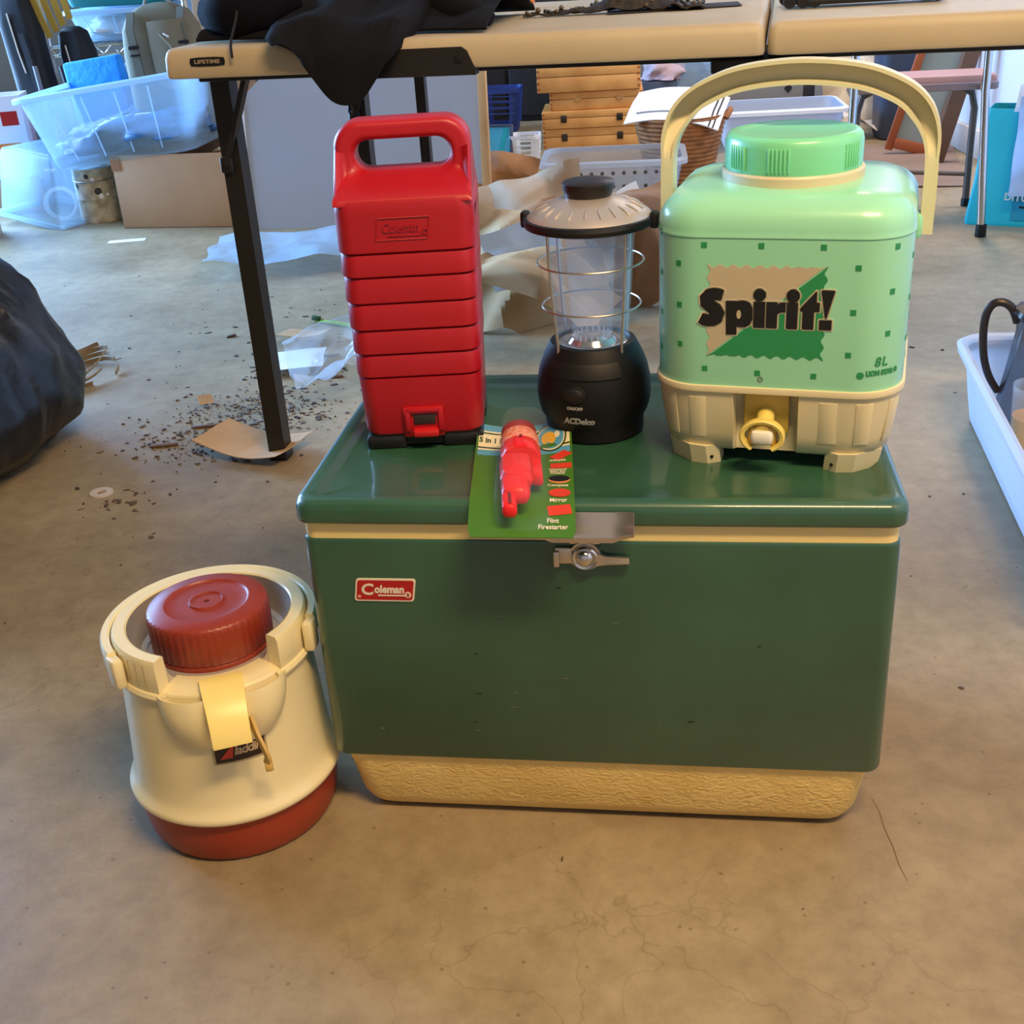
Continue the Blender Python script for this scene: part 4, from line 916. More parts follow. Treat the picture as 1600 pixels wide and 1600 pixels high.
for sx, x0 in ((-1, -.075), (1, .10)):
    m = MB(); m.tube([(x0, -.07, .435), (x0-.006, -.098, .38), (x0-.002, -.103, .30), (x0+.004, -.106, .20), (x0+.010, -.110, .10), (x0+.016, -.112, .02)], .004, 4, sq=(.014, .0035)); st = obj('strap', m, mat('dark olive webbing', (92, 88, 72), .8), bp)
    m = MB(); m.box((x0-.002, -.108, .325), (.038, .006, .012), .002); m.box((x0-.002, -.108, .300), (.038, .006, .006), .002); obj('buckle', m, M_black, st)
m = MB(); m.tube([(-.05, 0, .445), (-.03, 0, .485), (.02, 0, .49), (.05, 0, .45)], .006, 8); obj('grab_loop', m, mat('grey webbing', (150, 146, 138), .8), bp)
m = MB(); m.box((.045, -.118, .352), (.022, .003, .006), .001, Matrix.Rotation(R(35), 3, 'Y')); obj('logo_tag', m, M_white, bp)
# small clear bin lying upside down
sb = tote('clear_bin', 'small clear plastic bin upside down on the floor', 'storage bin', .33, .26, .25, (-2.215, 3.22, .262), (R(180), R(6), R(-24)), ribs=4, taper=.86, rad=.018)
# white tape ring inside
m = MB(); m.lathe([(.048, 0), (.060, 0), (.060, .04), (.048, .04), (.048, 0)], 32); one('tape_roll', m, M_white, 'white tape roll inside the small clear bin', 'tape roll', (-2.20, 3.20, .062), rot=(R(80), 0, R(20)))
# paint tins
def tin(loc, r, h, label, seed):
    t = thing('paint_tin', label, 'tin', loc)
    m = MB(); m.lathe([(0, 0), (r, 0), (r, .004), (r*.985, .008), (r*.985, h*.42), (r*1.01, h*.44), (r*.985, h*.46), (r*.985, h-.01), (r*1.01, h-.006), (r*1.01, h), (r*.93, h), (r*.93, h-.008), (0, h-.008)], 40); obj('tin_body', m, M_paintcan, t)
    m = MB(); m.tube([(r*1.0*math.cos(a), r*1.03*math.sin(a)*1.02, h*.78-.05*math.sin(a)*0) for a in [PI+PI*i/12 for i in range(13)]], .002, 6); obj('bail', m, M_steel, t)
    rn = random.Random(seed)
    for k in range(9):
        a = R(-90)+rn.uniform(-1.2, 1.2); z = h*rn.uniform(.5, .9); m = MB(); m.lathe([(0, 0), (.8, 0), (1, .001), (0, .0015)], 9); s = rn.uniform(.006, .014); m.v = [(x*s, y*s, z_) for x, y, z_ in m.v]
        obj('paint_drip', wrap_lathe(m, lambda z_: r*.985, z, a), mat('dried dark paint', (50, 48, 46), .6) if k % 2 else M_white, t)
    return t
tin((-2.055, 3.20, 0), .075, .19, 'paint splattered tin between clear bin and cardboard box', 1)
tin((-2.42, 2.965, 0), .085, .20, 'dented beige tin at the left edge of the view', 2)
# carton with red print at the far left
ct = carton('printed_carton', 'white carton with red print at the left edge', .14, .16, .30, (-2.46, 3.42, .13), 18, M_white)
m = MB(); m.box((.02, -.081, .22), (.06, .001, .05), 0); obj('red_panel', m, M_print_red, ct); m = MB(); m.box((.0, -.081, .12), (.09, .001, .022), 0); obj('orange_panel', m, M_orange, ct)
ct2 = carton('low_carton', 'closed brown carton supporting the printed carton at left', .22, .22, .125, (-2.47, 3.44, 0), 8); m = MB(); m.box((0, 0, .127), (.22, .22, .004)); obj('lid_flap', m, M_card, ct2)
# dark folding chair bags leaning
def chairbag(loc, rot, r, h, label, seed):
    t = thing('folded_chair_bag', label, 'chair bag', loc, group='folded camp chairs in bags', rot=rot)
    m = MB(); m.rings([[(x*(1+.1*nz(x*30, y*30, z*8, seed)), y, z) for x, y, _ in rrect(r*k, r*.8*k, r*.5*k, 0, 5)] for z, k in ((0, .8), (.02, 1), (h*.3, 1.06), (h*.6, .98), (h*.85, 1.0), (h-.02, .8), (h, .45))]); obj('bag', m, mat('black nylon', (15, 14, 17), .7), t, 60)
    m = MB(); m.tube([(0, -r*.85, h*.15), (r*.5, -r*1.05, h*.4), (r*.3, -r*.95, h*.8)], .004, 4, sq=(.012, .002)); obj('carry_strap', m, mat('dark grey webbing', (40, 38, 42), .7), t)
    m = MB(); m.tube([(-r*.2, -r*.82, h*.9), (-r*.15, -r*.84, h*.72), (-r*.05, -r*.86, h*.62)], .003, 6); obj('toggle_cord', m, M_print_white, t)
    return t
chairbag((-2.40, 3.64, 0), (R(-4), R(-6), R(4)), .072, .78, 'black bagged folding chair, the taller one at the left', 1)
chairbag((-2.215, 3.68, 0), (R(-5), R(-8), R(-6)), .065, .64, 'black bagged folding chair, the shorter one beside the wire rack', 2)
for k, (x, a, lb) in enumerate(((-2.16, -9, 'thin black tripod leg leaning behind the large tote'), (-2.30, -5, 'thin grey tripod leg leaning behind the clear bin'))):
    m = MB(); m.tube([(0, 0, 0), (0, 0, .30), (0, 0, .52)], lambda f: .012-.003*f, 8); m.lathe([(.016, .29), (.018, .30), (.018, .33), (.016, .34)], 12); one('tripod_pole', m, M_black if k == 0 else M_grey, lb, 'pole', (x, 3.46, 0), rot=(R(-3), R(a), 0))
m = MB(); m.lathe([(0, 0), (.02, .0), (.024, .02), (.022, .09), (.010, .12), (.010, .14), (0, .14)], 16); one('red_bottle', m, M_print_red, 'red bottle standing behind the small clear bin', 'bottle', (-2.30, 3.52, .20), rot=(0, R(-8), 0))
m = MB(); m.box((0, 0, .1), (.10, .10, .20), .006); one('dark_crate', m, M_black, 'dark block behind the clear bin carrying the red bottle', 'block', (-2.30, 3.53, 0))
# yellow straps
yl = thing('yellow_strap', 'yellow webbing strap hanging by the wire rack', 'strap', (-2.40, 3.70, 0))
for k in range(4):
    m = MB(); m.tube([(-.05+.03*k, .02*k, 1.05), (-.03+.03*k, .02*k, .85), (.0+.03*k, .02*k, .70), (.03+.022*k, .02*k, .60+.02*k)], .004, 4, sq=(.012, .003)); obj('strap_loop', m, M_yellowstrap, yl)
# chrome wire rack
rk = thing('wire_rack', 'chrome wire shelving rack at the back left', 'shelf', (-2.50, 3.92, 0), rot=(0, 0, R(-2)))
RW, RD = .62, .90
for x in (0, RW):
    for y in (0, RD):
        m = MB(); m.tube([(x, y, 0), (x, y, 1.7)], .0125, 10)
        for z in [i*.05 for i in range(1, 34)]: m.lathe([(.0125, z-.002), (.0137, z-.001), (.0137, z+.001), (.0125, z+.002)], 10, c=(x, y, 0))
        obj('post', m, M_steel, rk)
for z in (.12, .515, 1.0, 1.5):
    sh = thing_part('shelf', rk)
    m = MB()
    for a, b in (((0, 0), (RW, 0)), ((RW, 0), (RW, RD)), ((RW, RD), (0, RD)), ((0, RD), (0, 0))):
        for dz in (0, .034): m.tube([(*a, z+dz), (*b, z+dz)], .0042, 6)
    obj('shelf_frame', m, M_chrome, sh)
    m = MB(); n = 18; pts = [(RW*i/n, -.002, z+(.002 if i % 2 else .032)) for i in range(n+1)]; m.tube(pts, .003, 5); obj('truss_wire', m, M_chrome, sh)
    m = MB()
    for i in range(1, 14): m.tube([(RW*i/14, 0, z+.036), (RW*i/14, RD, z+.036)], .002, 5)
    obj('deck_wires', m, M_chrome, sh)
ra = tote('shelf_bin', 'clear bin of white items on the wire rack shelf', 'storage bin', .42, .34, .125, (-2.22, 4.15, .556), (0, 0, R(-2)), ribs=3)
one('white_linen', bagmesh(12, .17, .13, .05), M_white, 'white folded linen inside the clear bin on the rack', 'linen', (-2.22, 4.15, .57), ang=60)
tt = tote('teal_tote', 'teal plastic tote stacked on the clear shelf bin', 'storage bin', .48, .38, .22, (-2.22, 4.16, .688), (0, 0, R(-2)), M_teal, M_teal, ribs=4)
dg = tote('green_tote', 'dark green tote on the lower shelf of the wire rack', 'storage bin', .50, .40, .27, (-2.20, 4.16, .16), (0, 0, R(-2)), M_darkgreen, M_darkgreen, ribs=4)
one('grey_rags', bagmesh(15, .20, .15, .04), mat('grey rag cloth', (120, 126, 136), .8), 'grey rags heaped in the dark green tote', 'rags', (-2.20, 4.14, .40), ang=60)
m = MB(); m.lathe([(0, 0), (.018, 0), (.020, .01), (.020, .07), (.008, .09), (.008, .105), (0, .105)], 16); one('small_bottle', m, M_print_tan, 'small beige bottle with dark cap beside the blue foam pad', 'bottle', (-1.885, 3.34, .445))
# light on the left behind: carton shape beside the backpack
carton('tall_carton', 'tan carton behind the olive backpack', .20, .20, .95, (-1.66, 3.75, 0), 5)
bx = thing('dark_red_case', 'black case with red panel standing beside the tan carton', 'case', (-1.42, 3.75, 0)); m = MB(); m.box((0, 0, .40), (.20, .2, .80), .01); obj('case_body', m, M_black, bx); m = MB(); m.box((-.02, -.1015, .74), (.09, .004, .07), .004); obj('red_panel', m, M_print_red, bx)

# ------------------------------------------------------------------ grey board leaning under the table
gb = thing('grey_board', 'large grey melamine board leaning behind the table legs', 'board', (-.97, 2.95, 0), rot=(R(-5), 0, R(-1)))
m = MB(); m.prism([(-.42, .0), (.385, .0), (.405, .64), (-.26, .55), (-.40, .43)], 0, .018); obj('board', m, M_board, gb)
m = MB(); m.box((.405, .010, .31), (.028, .030, .62), .002); obj('wood_edge', m, M_kraft, gb)
m = MB(); m.tube([(-.42, -.001, .0), (-.405, -.001, .43)], .004, 6); obj('white_edge', m, M_white, gb)

# ------------------------------------------------------------------ paper and wrapping
def crumple(nm, label, cat, w_, h_, loc, rot, m_, seed, amp, th=.0012, curl=0.0, n=34, group=None, freq=5, arch=0.0):
    mb = MB(); rq = random.Random(seed*7+1); FD = []
    for k in range(7):
        an = rq.uniform(0, PI); fk = freq*rq.choice((.9, 1.3, 1.9, 2.8)); FD.append((math.cos(an), math.sin(an), fk, rq.uniform(0, 2), .62*freq/fk))
    def fn(u, v):
        x, y = (u-.5)*w_, (v-.5)*h_
        z = amp*sum(wk*abs(((x*dx+y*dy)*fk+ph) % 2-1) for dx, dy, fk, ph, wk in FD)+curl*((u-.5)*2)**2*w_+arch*math.sin(PI*u)*math.sin(PI*v)
        ex = .06*w_*nz(x*3, y*9, 3, seed); ey = .06*h_*nz(x*9, y*3, 5, seed); return (x+ex, y+ey, z+th)
    mb.sheet(fn, n, n, th); return one(nm, mb, m_, label, cat, loc, 0, group, rot, 16)
crumple('packing_paper', 'big crumpled grey packing paper on the floor behind the lantern', 'paper', .42, .34, (-.42, 2.66, .01), (R(58), R(-8), R(8)), M_greypaper, 3, .07, arch=.05)
crumple('packing_paper', 'brown paper bag heaped beside the grey board', 'paper', .34, .34, (-.60, 3.10, .02), (R(62), R(14), R(-10)), M_brownpaper, 4, .08, arch=.06)
crumple('packing_paper', 'tan kraft paper crumpled just behind the cooler lid', 'paper', .36, .36, (-.33, 1.98, .01), (R(38), R(6), R(15)), M_kraft, 5, .08, arch=.07)
crumple('packing_paper', 'pale kraft paper strip twisted beneath the white sheet', 'paper', .34, .20, (-.27, 1.78, .02), (R(20), R(20), R(-18)), M_kraft, 6, .07, arch=.05)
crumple('packing_paper', 'brown kraft wad to the right of the lantern', 'paper', .30, .30, (-.06, 2.15, .02), (R(48), R(-16), R(20)), M_brownpaper, 9, .09, arch=.07)
crumple('packing_paper', 'dull brown kraft sheet low between case and lantern', 'paper', .30, .22, (-.36, 2.25, .02), (R(40), R(-14), R(30)), M_brownpaper, 14, .06, arch=.04)
crumple('paper_sheet', 'bright white paper sheet standing behind the lantern globe', 'paper', .19, .15, (-.305, 1.85, .165), (R(58), R(-14), R(12)), M_white, 7, .02)
crumple('paper_sheet', 'white paper corner poking up by the lantern cap', 'paper', .14, .22, (-.08, 2.55, .06), (R(66), R(-22), R(10)), M_white, 8, .012)
m = MB(); m.box((0, 0, .08), (.09, .07, .20), .01); one('dark_bottle_box', m, mat('dark teal carton', (30, 42, 50), .5), 'dark upright carton among the packing paper', 'carton', (-.245, 2.45, .0), rot=(R(-6), R(16), R(12)))
# clear film on the floor
crumple('plastic_film', 'sheet of clear plastic film in front of the grey board', 'plastic film', .44, .36, (-1.13, 2.50, .004), (0, 0, R(14)), mat('bluish film', (200, 224, 244), .15, alpha=.6), 21, .030, .0006, n=40)
crumple('plastic_film', 'clear plastic film torn beside the left end of the cooler', 'plastic film', .22, .22, (-.62, 1.29, .004), (0, 0, R(24)), M_wrap, 22, .06, .0006, n=34, freq=10)
# torn paper under the table leg
crumple('torn_paper', 'torn tan paper trapped under the table leg', 'paper', .20, .12, (-.735, 1.02, .002), (0, 0, R(-20)), M_kraft, 23, .012, .0012, curl=.05)
crumple('paper_scrap', 'white paper scrap on the floor right of the table leg', 'paper', .13, .14, (-.80, 1.52, .002), (0, 0, R(12)), M_white, 24, .010)
crumple('paper_scrap', 'small beige paper scrap behind the table leg', 'paper', .12, .07, (-.83, 1.70, .002), (0, 0, R(-10)), M_kraft, 25, .016)
m = MB(); m.box((0, 0, .0008), (.125, .040, .0016)); one('paper_strip', m, M_white, 'narrow white paper strip on floor before the cardboard box', 'paper', (-1.795, 2.83, 0), 14)
crumple('paper_scrap', 'tiny orange paper scrap among the leaf litter', 'paper', .03, .03, (-.93, 1.28, .002), (R(20), 0, R(30)), M_kraft, 26, .006, n=6)
# lime toothbrush
tbr = thing('toothbrush', 'lime green toothbrush lying near the red case', 'toothbrush', (-.80, 1.836, .004), rot=(0, 0, R(-26)))
m = MB(); m.tube([(-.06, 0, 0), (-.03, 0, .001), (.01, 0, .002), (.09, 0, .001)], lambda f: .0035+.0035*f, 8); obj('handle', m, M_lime, tbr)
m = MB(); m.box((-.055, 0, .007), (.026, .010, .011), .001); obj('bristles', m, M_darkgreenprint, tbr)
# washer ring
m = MB(); m.lathe([(.009, 0), (.021, 0), (.021, .003), (.009, .003), (.009, 0)], 28); one('plastic_washer', m, mat('pale translucent plastic', (214, 200, 186), .4), 'pale flat plastic ring on floor beside the rubbish bag', 'washer', (-.962, .835, 0))
# strap coil by the rubbish bag
cl = thing('packing_strap', 'loose coil of tan packing strap beside the rubbish bag', 'strap', (-1.32, 1.47, 0))
for k in range(4):
    m = MB(); pts = [((.10-.012*k)*math.cos(a+.5*k), (.09+.012*k)*math.sin(a+.5*k), .006+.010*k+.012*math.sin(a*2+k)) for a in [2*PI*i/26*.82 for i in range(27)]]; m.tube(pts, .003, 4, sq=(.0012, .005)); obj('strap_loop', m, M_straw, cl)
# scattered leaf litter (uncountable)
m = MB(); rn = random.Random(21)
def litter(cx, cy, sx, sy, n, s0, s1):
    for _ in range(n):
        x = rn.gauss(cx, sx); y = rn.gauss(cy, sy); L = s0+(s1-s0)*rn.random()**2.2; w_ = L*rn.uniform(.15, .9); a = rn.uniform(0, PI)
        ca, sa = math.cos(a), math.sin(a); h = rn.uniform(.0006, .003)
        if -.32 < x < .32 and -.05 < y < .40: continue
        P = [(px*rn.uniform(.5, 1.2), py*rn.uniform(.5, 1.3)) for px, py in ((-L, -w_*.4), (-L*.3, -w_), (L*.6, -w_*.7), (L, 0), (L*.4, w_), (-L*.5, w_*.8))]
        m.rings([[(x+px*ca-py*sa, y+px*sa+py*ca, z) for px, py in P] for z in (.0001, h)])
litter(-.80, 1.20, .09, .09, 700, .001, .008); litter(-.86, 1.06, .08, .05, 240, .001, .007); litter(-.74, 1.60, .14, .16, 120, .003, .012)
litter(-.9, 1.5, .35, .5, 110, .002, .008); litter(-.92, .80, .04, .03, 26, .004, .010); litter(.5, 1.5, .3, .6, 40, .002, .007); litter(0.1, .3, .7, .5, 60, .0012, .004)
o = obj('leaf_litter', m, M_dirt); tag(o, 'dry leaf litter and dirt strewn over the concrete', 'litter', kind='stuff')
for k, (x, y, a, L, lb) in enumerate(((-.74, 1.585, 20, .05, 'bark chip touching the white paper scrap'), (-.66, 1.63, -8, .045, 'bark chip close to the red case below the toothbrush'), (-.88, 1.15, 12, .05, 'dark bark chip left of the table leg foot'),
        (-.93, 1.05, 16, .055, 'longest bark chip, nearest to the torn tan paper'), (-.70, 1.44, 5, .06, 'bark chip lying against the torn clear film'), (-1.04, 1.75, 30, .025, 'tiny bark chip on clean floor, farthest left'))):
    m = MB(); m.box((0, 0, .003), (L, .010, .005), .002); m.warp(lambda X, Y, Z, k=k: (X, Y+.003*nz(X*40, 0, 0, k), Z+.002*nz(X*50, 1, 0, k))); one('bark_chip', m, M_wood3, lb, 'bark chip', (x, y, 0), a, 'bark chips on the floor')
# hairline crack in the slab
m = MB(); m.tube([(.293, .065, -.0002), (.298, .045, 0), (.300, .015, .0001), (.3045, -.012, .0001), (.306, -.035, 0), (.311, -.060, -.0003)], .0006, 5); o = obj('crack', m, mat('dark crack', (126, 98, 72), .9), bpy.data.objects['floor'])

# ------------------------------------------------------------------ middle background
def slat_basket(name, label, r0, r1, h, loc, m_, rz=0, holes=True):
    t = thing(name, label, 'basket', loc, rz)
    def ring(k, z): return rrect(r0*k, r1*k, min(r0, r1)*.4*k, z, 6)
    m = MB(); m.rings([ring(.80, 0), ring(.82, .004), ring(.84, h*.18), ring(.82, h*.18), ring(.80, .008)], True, True); obj('floor_pan', m, m_, t)
    n = 26
    P0 = rrect(r0*.84, r1*.84, min(r0, r1)*.34, h*.17, 6); P1 = rrect(r0*.98, r1*.98, min(r0, r1)*.4, h*.92, 6)
    for i in range(len(P0)):
        m = MB(); m.tube([P0[i], P1[i]], .004, 4, sq=(.0055, .002)); obj('slat', m, m_, t)
    for f in (.36, .55, .74):
        m = MB(); pts = [tuple(Vector(a).lerp(Vector(b), f)) for a, b in zip(P0, P1)]; m.tube(pts, .003, 6, True); obj('hoop', m, m_, t)
    m = MB(); m.rings([ring(.975, h*.9), ring(1.04, h*.9), ring(1.05, h), ring(.98, h), ring(.975, h*.9)], False, False); obj('rim', m, m_, t)
    return t
slat_basket('laundry_basket', 'navy blue plastic laundry basket behind the grey board', .10, .09, .20, (-.80, 4.95, 0), M_navy)
slat_basket('white_basket', 'white slatted plastic basket beside the brown paper', .058, .055, .135, (-.555, 3.92, 0), M_white)
fr_ = thing('picture_frame', 'blue picture leaning in a thin dark frame', 'picture', (-.665, 3.86, .0), rot=(R(-12), 0, R(-8)))
m = MB(); m.box((0, 0, .09), (.11, .010, .17)); obj('picture', m, mat('aqua print', (80, 176, 210), .4), fr_)
for c, s in (((0, -.002, .178), (.124, .018, .010)), ((0, -.002, .004), (.124, .018, .010)), ((-.058, -.002, .09), (.010, .018, .18)), ((.058, -.002, .09), (.010, .018, .18))):
    m = MB(); m.box(c, s, .002); obj('frame_bar', m, M_slate, fr_)
m = MB(); m.box((.02, -.0056, .10), (.02, .001, .14), 0, Matrix.Rotation(R(14), 3, 'Y')); obj('print_stripe', m, M_tealbag, fr_)
# dark cabinet at the back
db = thing('dark_cabinet', 'dark cabinet in shade behind the wooden boxes', 'cabinet', (-.80, 5.45, 0)); m = MB(); m.box((0, 0, .5), (.85, .45, 1.0), .01); obj('carcass', m, mat('black brown laminate', (26, 22, 22), .6), db)
for s in (-1, 1):
    m = MB(); m.box((s*.21, -.232, .5), (.40, .016, .94), .004); d = obj('door', m, mat('dark laminate door', (34, 29, 28), .55), db); m = MB(); m.box((s*.035, -.246, .55), (.010, .016, .10), .004); obj('door_handle', m, M_steel, d)
# stack of wooden boxes
def woodbox(L, W, H, loc, rz, label, lid=True, hole=0, latch=True):
    t = thing('wooden_box', label, 'wooden box', loc, rz, 'stacked wooden boxes')
    m = MB(); m.box((0, 0, H*.29), (L, W, H*.58), .003); obj('box_body', m, M_wood, t)
    m = MB(); m.box((0, 0, H*.795), (L, W, H*.40), .003); obj('box_lid', m, M_wood, t)
    if latch:
        for x in (-L*.28, L*.28):
            m = MB(); m.box((x, -W/2-.002, H*.56), (.026, .006, .030), .002); obj('clasp', m, M_bronze, t)
    for sx in (-1, 1):
        for k in range(4):
            m = MB(); m.box((sx*(L/2-.006), -W/2-.0006, H*(.14+.23*k)), (.010, .0016, H*.09), 0); obj('finger_joint', m, M_wood2, t)
    if hole:
        for x in (-.08, .10):
            m = MB(); m.lathe([(0, 0), (.016, 0), (.016, .002), (.012, .004), (0, .004)], 18); m.v = [(a, b*.6, c_) for a, b, c_ in m.v]; m.xf(Matrix.Translation((x, -W/2-.001, H*.55)) @ FRONT); obj('recess', m, mat('tan knob', (196, 146, 84), .5), t)
    return t
woodbox(.43, .28, .085, (-.325, 4.50, 0), 3, 'wooden box at the bottom of the stack')
woodbox(.43, .28, .072, (-.325, 4.49, .086), 3, 'wooden box with pale top, second from the bottom')
woodbox(.40, .26, .076, (-.305, 4.50, .159), 3, 'wooden box with two round knobs in the stack', hole=1, latch=False)
woodbox(.44, .28, .105, (-.335, 4.49, .236), 3, 'finger jointed wooden box on top of the stack', latch=False)
# wicker basket with papers
wk = thing('wicker_basket', 'coiled wicker basket with papers on top', 'basket', (.062, 3.57, 0))
m = MB(); n = 24; prof = [(0, 0), (.115, 0)]
H_ = .235
for k in range(15):
    z = .004+H_*k/15; r = .118+.050*(k/15); prof += [(r, z), (r+.006, z+H_/30), (r+.001, z+H_/15-.001)]
prof += [(.170, H_+.004), (.160, H_+.004), (.150, .20), (.108, .012), (0, .012)]
m.lathe(prof, 48); obj('coils', m, M_wicker, wk, 60)
for s in (-1, 1):
    m = MB(); m.tube([(s*.165, -.03, .22), (s*.182, -.015, .245), (s*.184, .015, .245), (s*.165, .03, .22)], .010, 8); obj('handle', m, M_wicker, wk)
def sheet_bend(u, v): x, y = (u-.5)*.34, (v-.5)*.26; return (x, y, -.9*x*x-.35*max(0, -y-.02)**1.0*.4+.006*nz(x*9, y*9))
pp = thing('paper_stack', 'white printed papers spread over the wicker basket', 'papers', (.055, 3.54, .285), rot=(R(14), R(4), R(-10)))
m = MB(); m.sheet(sheet_bend, 14, 10, .004); obj('sheets', m, M_white, pp)
for x in (.135, .150):
    m = MB(); m.sheet(lambda u, v, x=x: tuple(Vector(sheet_bend(.5+(x+.006*(u-.5))/.34, v))+Vector((0, 0, .0008))), 1, 10, .0005); obj('printed_bar', m, M_print_black, pp)
m = MB(); m.sheet(lambda u, v: tuple(Vector(sheet_bend(.1+.5*u, .20+.05*v))+Vector((0, 0, .0008))), 8, 1, .0005); obj('printed_bar', m, M_grey, pp)
# perforated clear crate in front of the boxes
pc = tote('perforated_crate', 'clear perforated plastic crate on the floor before the wicker basket', 'crate', .46, .30, .165, (-.16, 3.22, 0), (0, 0, R(2)), mat('smoky clear plastic', (196, 202, 210), .25, alpha=.28), mat('smoky clear rim', (214, 220, 226), .25, alpha=.5), ribs=0, taper=.9)
for row in range(3):
    for k in range(11):
        m = MB(); m.lathe([(0, 0), (.0065, 0), (.0065, .001), (0, .001)], 8); m.xf(Matrix.Translation((-.18+.036*k, -.145+.003*(2-row)-.0015, .035+.045*row)) @ FRONT); obj('hole', m, mat('dark hole', (60, 54, 52), .7), pc)
# far bins
cb2 = tote('acrylic_box', 'clear acrylic box at the back under the table', 'box', .22, .16, .32, (.10, 4.90, 0), (0, 0, 0), M_clear, M_clearrim, ribs=0, taper=.98, lip=.004)
one('pink_cloth', bagmesh(31, .09, .07, .06), mat('pinkish cloth', (206, 180, 182), .8), 'pinkish grey bundle on the grey carton at the back', 'bundle', (-.02, 4.86, .215), ang=60)
m = MB(); m.box((0, 0, .105), (.16, .2, .21), .004); one('grey_carton', m, M_slate, 'slate grey carton behind the wicker basket', 'carton', (-.04, 4.90, 0))
sk = thing('tray_stack', 'stack of white plastic trays behind the arched handle', 'trays', (.30, 4.95, 0))
for k in range(9):
    m = MB(); m.rings([rrect(.13-.008, .10-.008, .02, .02+.031*k, 4), rrect(.13, .10, .025, .045+.031*k, 4), rrect(.138, .108, .03, .047+.031*k, 4), rrect(.138, .108, .03, .050+.031*k, 4), rrect(.12, .09, .02, .048+.031*k, 4)]); obj('tray', m, M_white, sk)
gx = thing('grey_equipment_case', 'flat grey equipment case with dark diamond mark', 'case', (.42, 4.72, 0), 4); m = MB(); m.box((0, 0, .115), (.42, .22, .23), .006); obj('shell', m, mat('warm grey case', (124, 122, 118), .5), gx)
m = MB(); m.prism([(.10, .16), (.118, .18), (.10, .20), (.082, .18)], -.1125, -.1095); obj('diamond_mark', m, M_print_black, gx); m = MB(); m.box((.19, -.002, .115), (.05, .225, .235), .004); obj('end_clip', m, M_black, gx)
fb = tote('blue_bin', 'pale blue translucent bin behind the mint jug', 'storage bin', .50, .34, .16, (.46, 4.28, 0), (0, 0, R(3)), mat('pale blue translucent', (222, 232, 246), .35, alpha=.75), mat('pale blue rim', (232, 240, 250), .35), ribs=0, taper=.9)
# pale crumpled drop cloth and carton sheet
crumple('drop_cloth', 'pale beige drop cloth bunched against the far wall', 'cloth', .34, .55, (.86, 4.90, .02), (R(35), 0, R(10)), mat('beige drop cloth', (214, 198, 172), .9), 41, .10, .002, arch=.10)
crumple('drop_cloth', 'white rag on the floor under the step stool', 'cloth', .26, .16, (.80, 4.35, .004), (0, 0, R(20)), mat('off white rag', (216, 208, 200), .9), 42, .06, .002)
m = MB(); m.sheet(lambda u, v: (-.27+.54*u+.04*v, -.42+.84*v, .004+.006*abs(nz(u*3, v*3, 0, 9))), 8, 8, .003); one('carton_sheet', m, M_rug, 'flattened brown carton sheet beneath the step stool', 'cardboard', (.80, 3.72, 0), -4)
m = MB(); m.box((0, 0, .003), (.07, .03, .006), .002); one('red_scrap', m, mat('coral scrap', (206, 92, 88), .7), 'small coral red scrap on the carton sheet', 'scrap', (.66, 3.97, .012), 10)
# slate bin
wbn = tote('waste_bin', 'tall slate blue waste bin against the back', 'bin', .22, .22, .62, (.96, 4.35, 0), (0, 0, R(5)), M_slate, M_slate, ribs=0, taper=.82, lip=.01)
# leaning wooden frame and post
wf_ = thing('leaning_mirror', 'mirror in an orange stained wooden frame leaning on the white wall', 'mirror', (.945, 3.92, 0), rot=(0, R(15), R(-4)))
for c, s in (((-.085, 0, .45), (.030, .022, .90)), ((.085, 0, .45), (.045, .022, .90)), ((0, 0, .03), (.16, .022, .04)), ((0, 0, .87), (.16, .022, .05))):
    m = MB(); m.box(c, s, .003); obj('frame_bar', m, M_wood2, wf_)
m = MB(); m.box((0, .004, .45), (.15, .004, .84)); obj('glass_pane', m, mat('dusty green pane', (150, 160, 152), .25), wf_)
m = MB(); m.box((0, 0, .5), (.055, .035, 1.0), .003); one('brown_post', m, M_wood3, 'brown wooden post leaning on the white wall', 'post', (1.005, 3.72, .01), rot=(0, R(13.5), 0))
# step stool
ss = thing('step_stool', 'metal step stool with dusty rose seat and chrome front legs', 'step stool', (0, 0, 0))
m = MB(); m.rings([[(x+.788, y+2.925, z) for x, y, _ in rrect(.205-i, .080-i, .02, 0, 5)] for i, z in ((.012, .376), (.002, .378), (0, .384), (0, .404), (.004, .412), (.02, .416))]); obj('seat', m, M_vinyl, ss)
m = MB(); m.rings([[(x+.788, y+2.925, z) for x, y, _ in rrect(.208-i, .083-i, .02, 0, 5)] for i, z in ((.0, .372), (-.002, .374), (-.002, .392), (.0, .394))]); obj('seat_band', m, mat('grey mauve band', (150, 132, 132), .35, metal=.5), ss)
for x0, x1 in ((.930, .905), (.545, .552)):
    m = MB(); m.tube([(x0, 2.585, .015), (x1, 2.605, .40), (x1-.003, 2.62, .80)], .0115, 12); l = obj('chrome_leg', m, M_chrome, ss)
    m = MB(); m.lathe([(0, 0), (.015, 0), (.016, .005), (.015, .035), (.0125, .036)], 14, c=(x0, 2.585, 0)); obj('rubber_foot', m, M_blackrub, l)
for x in (.552, .905):
    m = MB(); m.tube([(x, 2.605, .385), (x+.03*(1 if x > .7 else -.0)+.02, 2.90, .380)], .006, 8); obj('side_bar', m, M_browntube, ss)
